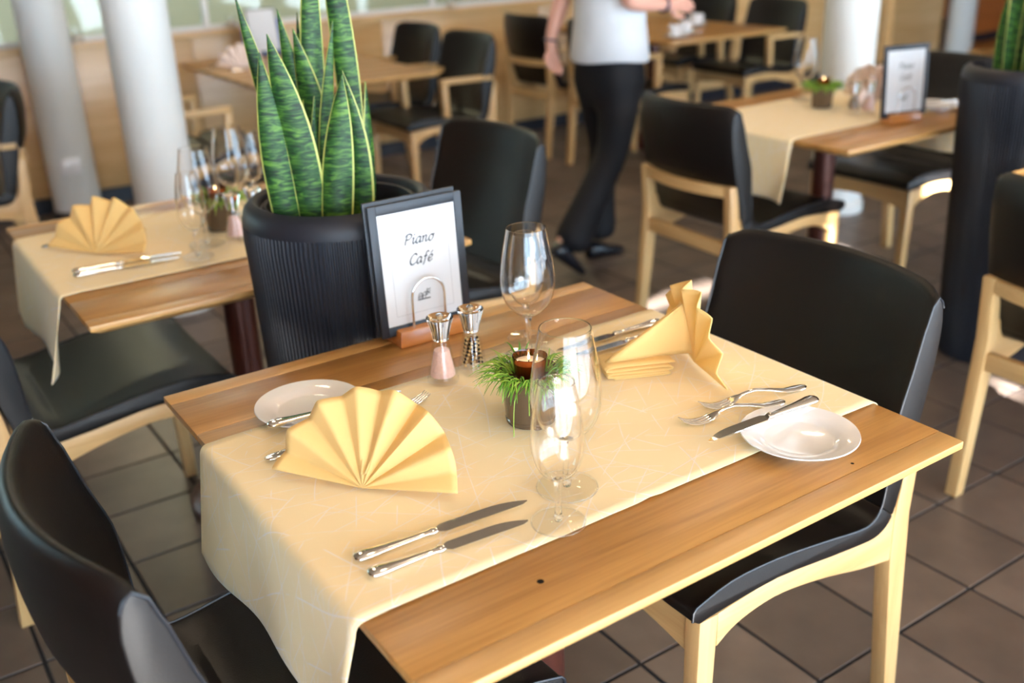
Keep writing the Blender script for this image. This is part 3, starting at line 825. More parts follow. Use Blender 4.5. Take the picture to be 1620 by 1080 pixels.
mill('clear mill with pink salt behind the stemmed glasses near the planter', T2[0] - .005, T2[1] - .075, False)
mill('clear pepper mill half hidden by the planter on the table behind', T2[0] + .055, T2[1] - .055, True)
mill('clear pepper mill beside the grass pot and menu card', 2.29, 1.225, True)
mill('clear salt mill between grass pot and menu card', 2.34, 1.20, False)

# ------------------------------------------------------------------ candle pot with grass
def grass_pot(label, x, y, seed, n=150, long_=True):
    rnd = random.Random(seed)
    t = thing('grass_pot', label, 'plant pot', (x, y, ZT + .0046), 0, 'grass pots with candles')
    MB().lathe([(0, .0), (.0355, 0), (.0372, .002), (.0378, .007), (.0366, .009), (.0376, .013), (.0425, .078), (.0448, .084), (.0430, .0845), (.0405, .078), (.038, .068), (0, .068)], 40).build('pot', M['potglass'], t)
    for mi, key in enumerate(('grass', 'grass2')):
        gb = MB()
        for k in range(n // 2):
            a = rnd.random() * 2 * math.pi; r0 = .028 + .012 * rnd.random()
            L = .022 + .034 * rnd.random(); up = .014 + .024 * rnd.random()
            p0 = Vector((r0 * math.cos(a), r0 * math.sin(a), .070))
            a2 = a + rnd.uniform(-.8, .8)
            d = Vector((math.cos(a2), math.sin(a2), 0))
            p1 = p0 + d * L * .45 + Vector((0, 0, up)); p2 = p0 + d * L + Vector((0, 0, up * rnd.uniform(-.6, .9)))
            pts = []
            for q in range(6):
                s_ = q / 5; pts.append(p0 * (1 - s_) ** 2 + p1 * 2 * s_ * (1 - s_) + p2 * s_ ** 2)
            gb.tube(pts, [.0012, .0015, .0016, .0014, .0010, .0003], 4, flat=.6)
        if key == 'grass2' and long_:
            for (a, L, dz) in ((-2.55, .032, -.066), (-1.9, .018, -.03), (-2.2, .022, -.035)):
                p0 = Vector((.036 * math.cos(a), .036 * math.sin(a), .07)); p2 = p0 + Vector((L * math.cos(a), L * math.sin(a), dz)); p1 = p0 + Vector((L * math.cos(a), L * math.sin(a), .012))
                gb.tube([p0 * (1 - q / 7) ** 2 + p1 * 2 * (q / 7) * (1 - q / 7) + p2 * (q / 7) ** 2 for q in range(8)], .0007, 4)
        o = gb.build('grass', M[key], t, 60); o['kind'] = 'stuff'
    return t
def candle(label, x, y):
    t = thing('tealight', label, 'candle', (x, y, ZT + .0724), 0, 'tealights in amber glass')
    MB().lathe([(0, 0), (.017, 0), (.020, .004), (.0245, .036), (.0252, .0385), (.0240, .0390), (.0230, .036), (.0188, .006), (0, .005)], 40).build('holder', M['amber'], t)
    MB().lathe([(0, .0062), (.0186, .0062), (.0216, .0285), (.019, .0288), (0, .0282)], 32).build('wax', M['wax'], t)
    MB().tube([(0, 0, .028), (.0006, 0, .033)], .0007, 6).build('wick', M['soil'], t)
    MB().lathe([(0, .032), (.0016, .0335), (.0019, .036), (.0010, .040), (0, .0435)], 12).build('flame', M['flame'], t)
    return t
grass_pot('brown pot with feathery green grass beside the tall glasses on the front table', -.014, -.008, 11, 250)
candle('lit tealight in amber glass on the grass pot of the front table', -.014, -.008)
grass_pot('small brown pot with green grass behind the stemmed glasses near the planter', T2[0] + .0, T2[1] + .04, 12, 130, False)
candle('lit tealight in amber glass on the grass pot behind the planter', T2[0], T2[1] + .04)
grass_pot('brown pot with bushy green grass before the white column', 2.31, 1.385, 13, 260, False)
candle('tealight in amber glass on the bushy grass pot before the white column', 2.31, 1.385)

# ------------------------------------------------------------------ plates and cutlery
def plate(label, x, y, z=ZT + .0046):
    o = MB().lathe([(0, .0035), (.047, .0035), (.050, .0045), (.056, .009), (.070, .0125), (.083, .0155), (.0845, .0165), (.0838, .0180), (.070, .0152), (.057, .0118), (.052, .0075), (.048, .0060), (0, .0055)], 72).build('side_plate', M['porcelain'], None, 60, loc=(x, y, z))
    MB().lathe([(.043, .0036), (.044, 0), (.048, 0), (.049, .0044)], 48).build('foot_ring', M['porcelain'], o)
    return tag(o, label, 'plate', 'white side plates')
plate('white side plate half on bare oak behind the front fan napkin', -.270, .234, ZT)
plate('white side plate under the butter knife by the table corner', .254, -.299, ZT + .0005)
plate('white side plate beside the menu card on the table with the grass pot', 2.575, 1.09)

HS = [(0, .0050, .0028), (.003, .0088, .0044), (.008, .0108, .0056), (.016, .0112, .0058), (.026, .0100, .0052), (.040, .0082, .0044), (.060, .0068, .0040), (.080, .0056, .0036), (.092, .0049, .0034), (.096, .0070, .0046), (.100, .0070, .0046), (.104, .0050, .0034)]
def handle_mb(mb, L, z0=.0, lift=0):
    rings = []
    for x, w_, h_ in HS:
        x = x * L / .104
        rings.append([(x, w_ * math.cos(a), z0 + .0050 + h_ * math.sin(a)) for a in [2 * math.pi * k / 14 for k in range(14)]])
    mb.loft(rings); return mb
def place(o, a, b, z, roll=0, pitch=None, z2=None):
    """lay local +x along a->b"""
    d = Vector((b[0] - a[0], b[1] - a[1], (z2 - z) if z2 is not None else 0))
    o.location = (a[0], a[1], z)
    yaw = math.atan2(d.y, d.x); pt = -math.atan2(d.z, math.hypot(d.x, d.y))
    o.rotation_euler = (roll, pt, yaw)
def knife(label, a, b, z, flip=1, z2=None, group='steel knives'):
    L = math.hypot(b[0] - a[0], b[1] - a[1]); hl = L * .46
    t = thing('table_knife', label, 'knife', (0, 0, 0), 0, group)
    handle_mb(MB(), hl).build('handle', M['steel'], t, 60)
    rings = []
    bl = L - hl
    for k in range(15):
        s = k / 14; x = hl - .001 + bl * s
        lo = -.0085 * (1 if s > .06 else s / .06); hi = .0095
        lo = -.0088 * min(1, .35 + s * 9)
        if s > .55: hi = .0095 - .0135 * ((s - .55) / .45) ** 2.2
        if s > .9: lo = -.0088 + .004 * ((s - .9) / .1) ** 2
        if hi < lo + .0012: hi = lo + .0012
        if s < .08: hi = .0045 + .005 * s / .08
        lo_, hi_ = (lo, hi) if flip > 0 else (-hi, -lo)
        rings.append([(x, lo_, .0042), (x, lo_, .0052), (x, hi_, .0058), (x, hi_, .0038)])
    MB().loft(rings).build('blade', M['steel'], t, 30, 0)
    place(t, a, b, z, 0, None, z2); return t
def fork(label, a, b, z, z2=None, group='steel forks', roll=0):
    L = math.hypot(b[0] - a[0], b[1] - a[1])
    t = thing('table_fork', label, 'fork', (0, 0, 0), 0, group)
    rings = []
    prof = [(0, .004, .0022), (.006, .0085, .0030), (.02, .0095, .0030), (.04, .0080, .0028), (.07, .0050, .0026), (.10, .0034, .0026), (.118, .0030, .0026), (.128, .0042, .0022), (.136, .0085, .0018), (.146, .0115, .0016)]
    zc = lambda x: .004 + .012 * max(0, math.sin(max(0, min(1, (x - .05) / .10)) * math.pi)) - (.004 * max(0, (x - .146) / .05))
    for x, w_, h_ in prof:
        rings.append([(x * L / .2, w_ * math.cos(q), zc(x) + h_ * math.sin(q)) for q in [2 * math.pi * k / 12 for k in range(12)]])
    MB().loft(rings).build('handle', M['steel'], t, 60)
    for k in range(4):
        y = -.0087 + .0058 * k
        pts = [((.143 + .057 * s) * L / .2, y * (1 - .1 * s), zc(.146) - .007 * math.sin(s * 2.2) + .012 * s * s) for s in [q / 8 for q in range(9)]]
        MB().tube(pts, [.0021] * 7 + [.0016, .0007], 6, flat=.75).build('tine', M['steel'], t, 60)
    place(t, a, b, z, roll, None, z2); return t
zc_ = ZT + .0046
knife('longer steel knife lying next to the front fan napkin', (-.398, -.182), (-.156, -.198), zc_)
knife('shorter steel knife lying nearest the runner edge by the stemmed glass', (-.399, -.221), (-.182, -.237), zc_)
knife('butter knife resting on the side plate behind the front fan napkin', (-.356, .190), (-.140, .164), ZT + .0180, -1)
knife('butter knife laid across the side plate by the table corner', (.347, -.250), (.122, -.244), ZT + .0190, -1)
fork('steel fork with its handle end poking out left of the front fan napkin', (-.390, .118), (-.192, .130), zc_)
fork('steel fork with its tines poking out right of the front fan napkin', (-.298, .138), (-.102, .151), zc_)
fork('steel fork furthest from the side plate behind the yellow napkin', (.392, -.192), (.208, -.146), zc_)
fork('steel fork partly under the butter knife by the side plate', (.325, -.208), (.148, -.166), zc_)
knife('steel knife nearest the framed menu side behind the yellow napkin', (.400, .159), (.164, .166), zc_)
knife('steel knife half covered by the folded back of the yellow napkin', (.385, .122), (.178, .128), zc_)
knife('steel knife nearer the fan napkin on the table behind the planter', (T2[0] - .39, T2[1] - .085), (T2[0] - .15, T2[1] - .105), zc_)
knife('steel knife nearer the table edge on the table behind the planter', (T2[0] - .395, T2[1] - .118), (T2[0] - .165, T2[1] - .138), zc_)
fork('steel fork poking out left of the fan napkin behind the planter', (T2[0] - .405, T2[1] + .165), (T2[0] - .21, T2[1] + .18), zc_)
knife('butter knife on the side plate beside the menu card', (2.66, 1.06), (2.50, 1.12), ZT + .022)

# ------------------------------------------------------------------ napkins folded as fans
def fan_napkin(label, loc, rotz, mat='napkin', tilt=34, r=.134, cat='napkin', seed=0):
    """local: fan spans x, faces -y, leans back to +y; a folded stand behind"""
    t = thing('fan_napkin', label, cat, loc, rotz, 'fan folded napkins')
    rnd = random.Random(seed)
    NP = 7; A = NP * 12; NRD = 14
    tl = R(tilt); up = Vector((0, math.sin(tl), math.cos(tl))); ex = Vector((1, 0, 0)); nr = ex.cross(up)
    jit = [rnd.uniform(-.35, .35) for _ in range(NP + 2)]
    vs = []; fs = []
    for i in range(NRD + 1):
        q = i / NRD
        for k in range(A + 1):
            f = k / A; th = R(176 - 172 * f)
            ph = f * NP * 2 * math.pi
            tri = 2 / math.pi * math.asin(.985 * math.cos(ph + jit[int(f * NP)] * math.sin(ph) * .5))
            ph_amp = .0175 * q ** .85 * (.75 + .25 * math.sin(f * 9 + seed))
            rr = r * q * (1 + .018 * tri + .02 * math.sin(f * 3.1))
            p = ex * rr * math.cos(th) + up * (rr * math.sin(th) + .004) + nr * ph_amp * tri * (.35 + .65 * math.sin(th))
            p.z = max(p.z, .0008)
            vs.append(p)
    for i in range(NRD):
        for k in range(A): fs.append((i * (A + 1) + k, i * (A + 1) + k + 1, (i + 1) * (A + 1) + k + 1, (i + 1) * (A + 1) + k))
    o = MB().add(vs, fs).build('pleats', M[mat], t, 70)
    s = o.modifiers.new('thickness', 'SOLIDIFY'); s.thickness = .0018; s.offset = 0
    # stand: double triangle behind, on an accordion of folds
    vs = []; fs = []
    for sx in (-1, 1):
        o0 = len(vs); n = 10
        for i in range(n + 1):
            a_ = i / n
            for j in range(n + 1):
                b2 = j / n
                yt = (r - .012) * math.sin(tl) + .014; y = .006 + b2 * (.158 - .006) * (1 - a_) + a_ * (yt - .006); z = .022 + a_ * ((r - .020) * math.cos(tl) - .022)
                wd = .0022 + .0065 * math.sin(math.pi * a_) * (1 - b2) + .004 * math.sin(math.pi * b2) * (1 - a_)
                vs.append((sx * wd + .004 * math.sin(b2 * 5), y, z))
        for i in range(n):
            for j in range(n): fs.append((o0 + i * (n + 1) + j, o0 + i * (n + 1) + j + 1, o0 + (i + 1) * (n + 1) + j + 1, o0 + (i + 1) * (n + 1) + j))
    o = MB().add(vs, fs).build('stand', M[mat], t, 70)
    s = o.modifiers.new('thickness', 'SOLIDIFY'); s.thickness = .0016; s.offset = 0
    path = [(.045, .0225), (.11, .0228), (.152, .0215), (.160, .0180), (.154, .0150), (.09, .0160), (.058, .0155), (.048, .0120), (.058, .0090), (.10, .0095), (.150, .0100), (.158, .0070), (.150, .0040), (.07, .0050), (.052, .0030), (.062, .0010), (.12, .0010), (.148, .0010)]
    sm = []
    for i in range(len(path) - 1):
        for q in range(3):
            s_ = q / 3; p0 = path[max(i - 1, 0)]; p1 = path[i]; p2 = path[i + 1]; p3 = path[min(i + 2, len(path) - 1)]
            sm.append(tuple(.5 * (2 * p1[c] + (p2[c] - p0[c]) * s_ + (2 * p0[c] - 5 * p1[c] + 4 * p2[c] - p3[c]) * s_ ** 2 + (3 * p1[c] - p0[c] - 3 * p2[c] + p3[c]) * s_ ** 3) for c in (0, 1)))
    sm.append(path[-1])
    vs = []; fs = []
    for y, z in sm:
        for k in range(5): vs.append((-.030 + .060 * k / 4, y + .002 * math.sin(k), max(z, .0009)))
    for i in range(len(sm) - 1):
        for k in range(4): fs.append((i * 5 + k, i * 5 + k + 1, (i + 1) * 5 + k + 1, (i + 1) * 5 + k))
    o = MB().add(vs, fs).build('accordion_folds', M[mat], t, 70)
    s = o.modifiers.new('thickness', 'SOLIDIFY'); s.thickness = .0014; s.offset = 0
    return t
zn = ZT + .0046
fan_napkin('yellow napkin folded as an open fan between two knives and a side plate', (-.316, -.040, zn), math.atan2(-.778, .628), seed=1)
fan_napkin('yellow fan napkin seen from its folded back, between the grass pot and the crossed forks', (.322, -.014, zn), R(66), tilt=6, seed=2)
fan_napkin('yellow fan napkin on the table behind the ribbed planter', (T2[0] - .315, T2[1] + .022, zn), math.atan2(-.778, .628), seed=4)
fan_napkin('pale folded napkin behind the mills near the menu card', (2.55, 1.33, zn), R(100), 'pinknap', tilt=12, seed=5)
fan_napkin('pale pinkish napkin on the bare table with the blue folder', (1.10, 4.20, ZT + .0006), math.atan2(-.778, .628), 'pinknap', seed=6)

# ------------------------------------------------------------------ menu stands
LET = {
 'P': (.62, [[(.08, 0), (.12, .35), (.20, .70)], [(.02, .58), (.18, .72), (.42, .74), (.56, .62), (.48, .44), (.30, .36), (.16, .37)]]),
 'i': (.30, [[(.02, .36), (.10, .44), (.12, .40), (.09, .12), (.12, .01), (.22, .06), (.28, .16)], [(.13, .60), (.20, .72)]]),
 'a': (.50, [[(.38, .40), (.24, .45), (.08, .32), (.04, .12), (.12, .0), (.24, .06), (.36, .24), (.40, .44)], [(.40, .44), (.36, .14), (.38, .01), (.48, .10)]]),
 'n': (.54, [[(.02, .38), (.10, .44), (.10, .24), (.06, 0)], [(.08, .20), (.20, .40), (.32, .45), (.36, .36), (.32, .10), (.38, .0), (.52, .12)]]),
 'o': (.46, [[(.26, .44), (.10, .36), (.04, .14), (.12, .0), (.26, .02), (.38, .20), (.38, .38), (.26, .44), (.30, .38), (.50, .46)]]),
 'C': (.58, [[(.56, .60), (.50, .72), (.32, .72), (.12, .50), (.06, .22), (.16, .02), (.34, .0), (.54, .14)]]),
 'f': (.40, [[(.46, .68), (.38, .76), (.28, .70), (.22, .44), (.16, .06), (.06, -.18)], [(.08, .42), (.36, .44)]]),
 'e': (.44, [[(.06, .20), (.24, .22), (.38, .34), (.32, .45), (.18, .42), (.06, .24), (.08, .06), (.20, 0), (.40, .12)], [(.22, .56), (.40, .74)]]),
}
def strokes(mb, polys, sx, ox, oz, y, wd, slant=.22):
    for pl in polys:
        P = [Vector(p) for p in pl]; sm = []
        for i in range(len(P) - 1):
            p0, p1, p2, p3 = P[max(i - 1, 0)], P[i], P[i + 1], P[min(i + 2, len(P) - 1)]
            for q in range(5):
                s = q / 5
                sm.append(.5 * (2 * p1 + (p2 - p0) * s + (2 * p0 - 5 * p1 + 4 * p2 - p3) * s * s + (3 * p1 - p0 - 3 * p2 + p3) * s ** 3))
        sm.append(P[-1])
        pts = [Vector((ox + (p.x + slant * p.y) * sx, oz + p.y * sx)) for p in sm]
        vs = []; fs = []                         # broad-nib pen
        for i, p in enumerate(pts):
            t = (pts[min(i + 1, len(pts) - 1)] - pts[max(i - 1, 0)]).normalized(); nb = Vector((-t.y, t.x)) * wd * (.28 + .3 * abs(t.x * .6 - t.y * .8))
            for s in (-1, 1): vs.append((p.x + nb.x * s, y, p.y + nb.y * s))
        for i in range(len(pts) - 1): fs.append((2 * i, 2 * i + 1, 2 * i + 3, 2 * i + 2))
        mb.add(vs, fs)
def word(mb, txt, cx, z, size, y, wd):
    tw = sum(LET[c][0] for c in txt) * size; x = cx - tw / 2
    for c in txt:
        strokes(mb, LET[c][1], size, x, z, y, wd); x += LET[c][0] * size
def menu(label, loc, rotz, second=True):
    t = thing('menu_stand', label, 'menu stand', loc, rotz, 'framed menus in wooden stands')
    W, H_, z0 = .186, .240, .030
    lean = R(4)
    MB().hexa([(-.068, -.030, 0), (.068, -.030, 0), (.068, .030, 0), (-.068, .030, 0), (-.064, -.026, .030), (.064, -.026, .030), (.064, .026, .030), (-.064, .026, .030)]).build('wooden_base', M['block'], t, 30, .003)
    c = bpy.data.objects.new('menu_card', MB().box(-W / 2, W / 2, -.003, .003, 0, H_).mesh('menu_card', M['black_frame'], 30, .002)); COL.objects.link(c)
    c.parent = t; c.location = (0, -.004, z0 - .012); c.rotation_euler = (-lean, 0, 0)
    MB().box(-W / 2 + .016, W / 2 - .016, -.0036, -.0030, .018, H_ - .018).build('sheet', M['paper'], c, 0)
    for (a, b, c0, d) in ((-W / 2, -W / 2 + .015, 0, H_), (W / 2 - .015, W / 2, 0, H_), (-W / 2 + .015, W / 2 - .015, 0, .017), (-W / 2 + .015, W / 2 - .015, H_ - .017, H_)):
        MB().box(a, b, -.0050, -.0029, c0, d).build('frame_strip', M['black_frame'], c, 30, .0007)
    ln = MB(); y = -.00375
    x0, x1, za, zb = -W / 2 + .034, W / 2 - .034, .034, H_ - .036
    for a, b, c0, d in ((x0, x1, za, za + .0006), (x0, x1, zb, zb + .0006), (x0, x0 + .0006, za, zb), (x1, x1 + .0006, za, zb)):
        ln.add([(a, y, c0), (b, y, c0), (b, y, d), (a, y, d)], [(0, 1, 2, 3)])
    ln.build('border_line', M['ink_pale'], c, 0)
    tx = MB(); word(tx, 'Piano', .0, .161, .025, y, .0026); word(tx, 'Cafe', .0, .124, .025, y, .0026)
    tx.build('lettering', M['ink'], c, 0)
    lg = MB()
    strokes(lg, [[(0, 0), (1.3, 0)], [(0, .04), (1.3, .04)], [(.05, .1), (.1, .5), (.3, .62), (.42, .5), (.4, .2), (.45, .1)], [(.2, .1), (.25, .45)], [(.5, .1), (.55, .5), (.75, .66), (.8, .4), (.78, .1)],
                 [(.85, .3), (1.0, .75), (1.15, .85)], [(.95, .3), (1.1, .6), (1.3, .66)], [(.8, .62), (1.0, .6), (1.25, .4)], [(.9, .7), (.95, .95)], [(1.05, .78), (1.3, .9)], [(.3, .3), (.7, .34)]], .020, -.014, .056, y, .0016, .12)
    lg.build('emblem', M['ink'], c, 0)
    if second:
        c2 = bpy.data.objects.new('rear_menu_card', MB().box(-W / 2, W / 2, -.003, .003, 0, H_ + .006).mesh('rear_menu_card', M['black_frame'], 30, .002)); COL.objects.link(c2)
        c2.parent = t; c2.location = (-.004, .007, z0 - .012); c2.rotation_euler = (-lean, 0, R(1.2))
    for yy in (-.018, .020):
        pts = [(-.033, yy, .012), (-.033, yy - .0, .085)] + [(-.033 * math.cos(q * math.pi / 12), yy, .085 + .034 * math.sin(q * math.pi / 12)) for q in range(1, 12)] + [(.033, yy, .085), (.033, yy, .012)]
        MB().tube(pts, .0024, 10).build('wire_hoop', M['chrome'], t, 60)
    return t
menu('framed Piano Cafe menu in a wooden stand on the front table', (.034, .392, ZT), R(-1))
menu('framed menu in a wooden stand on the table with the grass pot', (2.305, 1.035, ZT + .0005), R(-14), False)

# blue folder with white sheet on the bare table, cups, ledge lights
t = thing('menu_folder', 'blue folder with a white sheet standing on the bare table by the panelled wall', 'folder', (1.40, 4.58, ZT), R(-8))
MB().hexa([(-.11, -.012, 0), (.11, -.012, 0), (.11, -.006, 0), (-.11, -.006, 0), (-.11, .03, .20), (.11, .03, .20), (.11, .036, .20), (-.11, .036, .20)]).build('cover', M['blue'], t, 30, .001)
MB().hexa([(-.075, -.022, .03), (.085, -.022, .03), (.085, -.018, .03), (-.075, -.018, .03), (-.075, .028, .25), (.085, .028, .25), (.085, .032, .25), (-.075, .032, .25)]).build('sheet', M['paper'], t, 30, .0005)
MB().hexa([(-.081, -.017, .02), (.091, -.017, .02), (.091, -.013, .02), (-.081, -.013, .02), (-.081, .033, .256), (.091, .033, .256), (.091, .037, .256), (-.081, .037, .256)]).build('backing', M['black_frame'], t, 30, .0005)
MB().box(-.1, .1, -.02, .02, 0, .012).build('foot', M['black_frame'], t, 30, .001)
knife('steel knife lying by the pale napkin on the bare table', (1.02, 4.12), (1.20, 4.05), ZT + .0005)
fork('steel fork lying behind the pale napkin on the bare table', (.99, 4.36), (1.16, 4.42), ZT + .0005)
def cup(label, x, y, s=1.0, rz=0):
    t = thing('coffee_cup', label, 'cup', (x, y, ZT), rz, 'white cups')
    MB().lathe([(0, .004), (.03, .003), (.045, .007), (.072, .014), (.0725, .0155), (.045, .0095), (.03, .006), (0, .006)], 36).build('saucer', M['porcelain'], t)
    MB().lathe([(0, .0065), (.024, .0065), (.027, .01), (.038, .04), (.042, .072), (.040, .072), (.036, .04), (.024, .013), (0, .012)], 36).build('bowl', M['porcelain'], t)
    MB().tube([(.038, 0, .058), (.054, 0, .060), (.060, 0, .045), (.052, 0, .030), (.034, 0, .028)], .0035, 8).build('handle', M['porcelain'], t)
    return t
cup('white cup right beside the walking person on the coffee cup table', 3.46, 3.42, rz=.4)
cup('white cup second from the walking person on the coffee cup table', 3.62, 3.50, rz=1.2)
cup('low white cup alone at the far side of the coffee cup table', 3.98, 3.78, rz=2.5)
def votive(label, x):
    t = thing('votive_light', label, 'candle holder', (x, YB + .005, WT), 0, 'glass lights on the ledge')
    MB().lathe([(0, 0), (.022, 0), (.026, .004), (.03, .075), (.0285, .075), (.0245, .008), (0, .006)], 28).build('glass_cup', M['glass'], t)
    MB().lathe([(0, .0065), (.0235, .0065), (.0255, .04), (0, .04)], 24).build('wax', M['wax'], t)
votive('small glass light on the panelled ledge between the two left columns', .47)
votive('small glass light on the panelled ledge behind the blue folder', 1.33)
votive('small glass light on the panelled ledge above the two leather armchairs', 2.82)

# ------------------------------------------------------------------ the walking person
def skin_mesh(name, joints, edges, mat, parent, sub=2, smooth=True, root=0):
    """joints: list of (x,y,z, rx, ry)"""
    me = bpy.data.meshes.new(name); me.from_pydata([j[:3] for j in joints], edges, [])
    o = bpy.data.objects.new(name, me); COL.objects.link(o)
    o.modifiers.new('skin', 'SKIN'); 
    sv = me.skin_vertices[0].data
    for i, j in enumerate(joints): sv[i].radius = (j[3], j[4]); sv[i].use_root = (i == root)
    s = o.modifiers.new('sub', 'SUBSURF'); s.levels = sub; s.render_levels = sub
    dg = bpy.context.evaluated_depsgraph_get(); dg.update()
    m2 = bpy.data.meshes.new_from_object(o.evaluated_get(dg))
    bpy.data.objects.remove(o); bpy.data.meshes.remove(me)
    m2.name = name; m2.materials.clear(); m2.materials.append(mat)
    m2.polygons.foreach_set('use_smooth', [True] * len(m2.polygons))
    o2 = bpy.data.objects.new(name, m2); COL.objects.link(o2); o2.parent = parent
    return o2
PX, PY = 1.975, 2.22
P = thing('person', 'person in white top and black trousers walking between the tables, seen from behind the side', 'person', (PX, PY, 0), 0)
# body: pelvis-root, spine, neck, head, arms, hands
J = []; E_ = []
def jn(x, y, z, rx, ry=None, par=None):
    J.append((x, y, z, rx, ry if ry else rx)); i = len(J) - 1
    if par is not None: E_.append((par, i))
    return i
pel = jn(0, 0, .92, .12, .13)
wa = jn(0, 0, 1.06, .105, .11, pel); ch = jn(.01, 0, 1.24, .115, .12, wa); uc = jn(.0, 0, 1.36, .10, .11, ch)
nk = jn(.01, 0, 1.44, .05, .05, uc); hb = jn(.02, 0, 1.51, .062, .06, nk); hm = jn(.03, 0, 1.585, .086, .074, hb); ht = jn(.02, 0, 1.66, .065, .058, hm)
def arm(sy, el, wr, hd):
    sh = jn(0, sy * .155, 1.385, .052, .052, uc)
    e = jn(el[0], el[1], el[2], .038, .038, sh)
    m_ = jn((el[0] * .6 + wr[0] * .4), (el[1] * .6 + wr[1] * .4), (el[2] * .6 + wr[2] * .4), .038, .038, e)
    w_ = jn(wr[0], wr[1], wr[2], .025, .025, m_)
    p_ = jn(hd[0], hd[1], hd[2], .032, .022, w_)
    return w_, p_
lw, lp = arm(1, (-.075, .215, 1.125), (-.135, .225, .955), (-.125, .222, .885))
rw, rp = arm(-1, (-.085, -.215, 1.125), (.120, -.190, 1.10), (.20, -.175, 1.095))
for s, x0, kx, kz, ax_, az in ((1, 0, .05, .49, .0, .10), (-1, 0, -.06, .50, -.335, .15)):
    h = jn(0, s * .085, .86, .085, .085, pel); k_ = jn(kx, s * .085, kz, .055, .055, h); jn(ax_, s * .085, az, .035, .035, k_)
body = skin_mesh('body', J, E_, M['skin'], P)
def fingers(palm, wrist, curl, spread_ax, name):
    pw, ww = Vector(J[palm][:3]), Vector(J[wrist][:3]); d = (pw - ww).normalized()
    sp = Vector(spread_ax); nn = d.cross(sp).normalized()
    for k, (off, L) in enumerate(((-.024, .068), (-.008, .078), (.008, .073), (.022, .058))):
        b = pw + d * .012 + sp * off * .9
        pts = [b - d * .02]
        ang = 0
        p = b.copy()
        pts.append(p.copy())
        for q in range(3):
            ang += curl * (.6 + .3 * q)
            p = p + (d * math.cos(ang) + nn * math.sin(ang)) * (L / 3); pts.append(p.copy())
        yield pts, [.0092, .0092, .0085, .0078, .0060]
    tb = pw - d * .025 - sp * .026
    yield [tb + sp * .012, tb + d * .02 - sp * .016 + nn * .01, tb + d * .045 - sp * .02 + nn * .02, tb + d * .065 - sp * .014 + nn * .028], [.012, .011, .0095, .0065]
for args in ((lp, lw, .45, (.9, -.1, .1), 'l'), (rp, rw, .3, (0, -.35, .93), 'r')):
    for pts, rr in fingers(*args):
        hb_ = MB(); hb_.tube(pts + [pts[-1] + (pts[-1] - pts[-2]).normalized() * rr[-1] * .8], rr + [rr[-1] * .4], 8)
        hb_.build('finger', M['skin'], P, 70)
# trousers
TJ = [(0, 0, 1.0, .118, .140), (0, 0, .90, .128, .158), (0, 0, .84, .118, .150)]
TE = [(0, 1), (1, 2)]
def tj(x, y, z, r1, r2, par): TJ.append((x, y, z, r1, r2)); TE.append((par, len(TJ) - 1)); return len(TJ) - 1
for s, pts in ((1, [(.01, .09, .72, .092), (.045, .088, .50, .066), (.02, .088, .28, .072), (.010, .088, .075, .092)]),
               (-1, [(-.015, -.09, .72, .094), (-.055, -.09, .51, .07), (-.185, -.09, .31, .074), (-.30, -.09, .13, .090)])):
    par = 2
    for x, y, z, r in pts: par = tj(x, y, z, r, r, par)
skin_mesh('trousers', TJ, TE, M['trouser'], P)
# top with cap sleeves
def ell(cx, cy, z, a, b, n=32): return [(cx + a * math.cos(2 * math.pi * k / n), cy + b * math.sin(2 * math.pi * k / n), z + .006 * math.sin(2 * math.pi * k / n * 3 + z * 9)) for k in range(n)]
rg = [(.0, .885, .150, .178), (.0, .892, .153, .181), (.0, .95, .147, .174), (.0, 1.03, .138, .162), (.0, 1.10, .136, .160), (.01, 1.18, .142, .168), (.012, 1.27, .146, .176), (.005, 1.34, .132, .172), (.0, 1.39, .108, .150), (.004, 1.42, .080, .100), (.008, 1.44, .062, .066)]
MB().loft([ell(cx, 0, z, a, b) for cx, z, a, b in rg], cap=False).build('shirt', M['shirt'], P, 70)
for s_, el in ((1, (-.075, .215, 1.125)), (-1, (-.085, -.215, 1.125))):
    q0 = Vector((0, s_ * .125, 1.375)); q1 = Vector((el[0] * .4, s_ * .178, 1.27))
    MB().tube([q0, q0.lerp(q1, .3) + Vector((0, s_ * .012, .012)), q0.lerp(q1, .65) + Vector((0, s_ * .010, .008)), q1], [.066, .070, .064, .058], 20, cap=False).build('sleeve', M['shirt'], P, 70)
# shoes
def shoe(loc, pitch):
    rings = []
    for x, w_, h_ in ((-.05, .022, .05), (-.042, .033, .075), (-.015, .036, .08), (.03, .037, .065), (.075, .042, .045), (.115, .040, .036), (.142, .030, .028), (.155, .012, .018)):
        rings.append([(x, w_ * math.cos(a), max(0, h_ * .5 + h_ * .5 * math.sin(a))) for a in [2 * math.pi * k / 14 for k in range(14)]])
    o = MB().loft(rings).build('shoe', M['shoe'], P, 60); o.location = loc; o.rotation_euler = (0, pitch, 0); return o
shoe((.0, .088, .002), 0); shoe((-.345, -.09, .105), R(38))
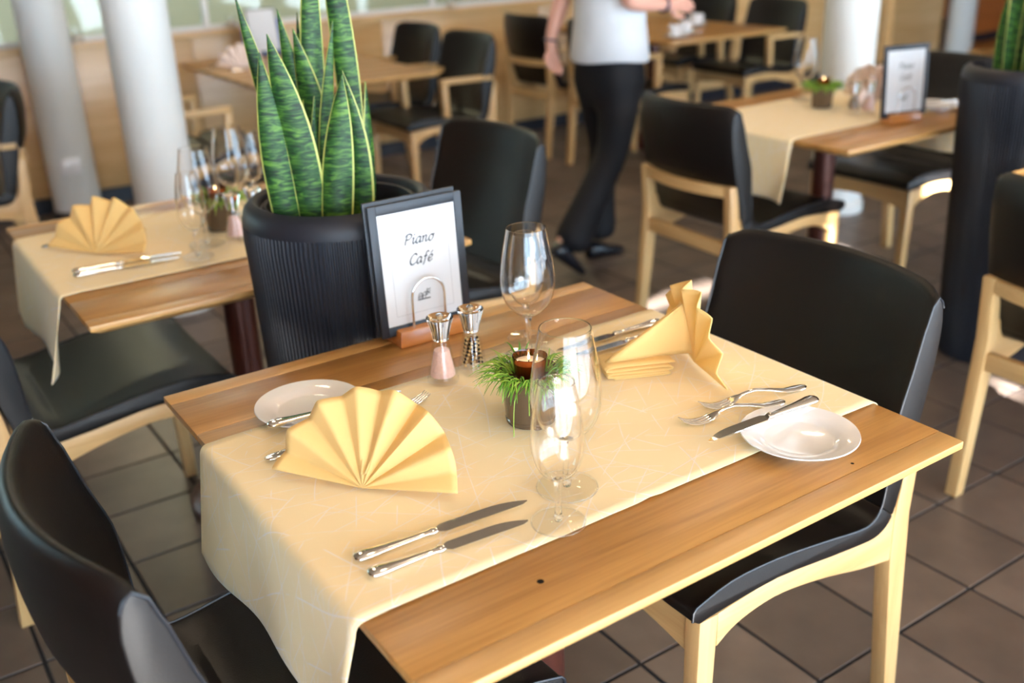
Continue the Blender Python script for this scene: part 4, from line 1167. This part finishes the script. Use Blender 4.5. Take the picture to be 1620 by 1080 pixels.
# bracelets, hair, face
for wq, r_, m_ in ((lw, .029, 'watch'), (rw, .030, 'watch')):
    c = Vector(J[wq][:3]); d = (Vector(J[wq + 1][:3]) - Vector(J[wq - 1][:3])).normalized()
    u = d.orthogonal().normalized(); v_ = d.cross(u)
    MB().tube([c + (u * math.cos(2 * math.pi * k / 16) + v_ * math.sin(2 * math.pi * k / 16)) * r_ for k in range(17)], .005, 6).build('bracelet', M[m_], P, 60)
hr = MB(); hr.sphere((.008, 0, 1.612), .104, 24, 16, 0, (.98, .86, 1.0))
hr.v = [((x if x < .055 else .055 + (x - .055) * .25), y, (z if z > 1.55 or x < .03 else 1.60)) for x, y, z in hr.v]
hr.sphere((-.105, 0, 1.60), .042, 16, 10)
hr.build('hair', M['hair'], P, 70)
for s in (-1, 1):
    MB().sphere((.098, s * .030, 1.590), .012, 12, 8).build('eye', M['eye'], P)
    MB().sphere((.1065, s * .030, 1.590), .0055, 10, 6).build('iris', M['iris'], P)
    MB().sphere((.022, s * .079, 1.578), .024, 12, 8, 0, (.6, .3, 1.15)).build('ear', M['skin'], P)
MB().loft([[(.108, -.004, 1.60), (.108, .004, 1.60), (.10, .004, 1.602), (.10, -.004, 1.602)], [(.132, -.011, 1.553), (.132, .011, 1.553), (.10, .014, 1.55), (.10, -.014, 1.55)]]).build('nose', M['skin'], P, 60, .003)
MB().sphere((.102, 0, 1.530), .02, 12, 8, 0, (.5, 1.1, .35)).build('mouth', M['lips'], P)

# ------------------------------------------------------------------ added sun louvres, out of view, blocking the sun except through shaped gaps
lv = thing('added_sun_louvre', 'added row of unseen wooden slats blocking the sun outside the windows', 'louvre', (0, 0, 3.15))
sdv = Vector((0, 1, -SUN_EL)).normalized(); up_ = Vector((0, SUN_EL, 1)).normalized()
def slat(yc, x0, x1, w_):
    c = Vector((0, yc, 0)); a = up_ * w_ / 2; b = sdv * .012
    p = [c - a - b, c - a + b, c + a + b, c + a - b]
    MB().loft([[(x0, q.y, q.z) for q in p], [(x1, q.y, q.z) for q in p]]).build('slat', M['ash_x'], lv, 0)
pitch = .40; wsl = .225; DR = 3.15 / SUN_EL
gap1 = 1.83 - 3.15 / SUN_EL       # beam landing at y = 1.83
k = 0; y = gap1
while y + 3.15 / SUN_EL > -1.1:
    if k == 0:
        slat(y, -6, .93, wsl); slat(y, 1.42, 1.95, wsl); slat(y, 2.16, 13, wsl)
        slat(1.90 - DR, .93, 1.42, .154); slat(1.975 - DR, 1.95, 2.16, .077)
    elif k == 3:
        slat(y, -6, 1.25, wsl); slat(y, 1.57, 13, wsl); slat(.66 - DR, 1.25, 1.57, .195)
    elif k == 4:
        slat(y, -6, 1.25, wsl); slat(y, 1.57, 13, wsl); slat(.185 - DR, 1.25, 1.57, .18)
    else: slat(y, -6, 13, wsl)
    k += 1; y -= pitch
slat(gap1 + .30, -6, 13, .2)
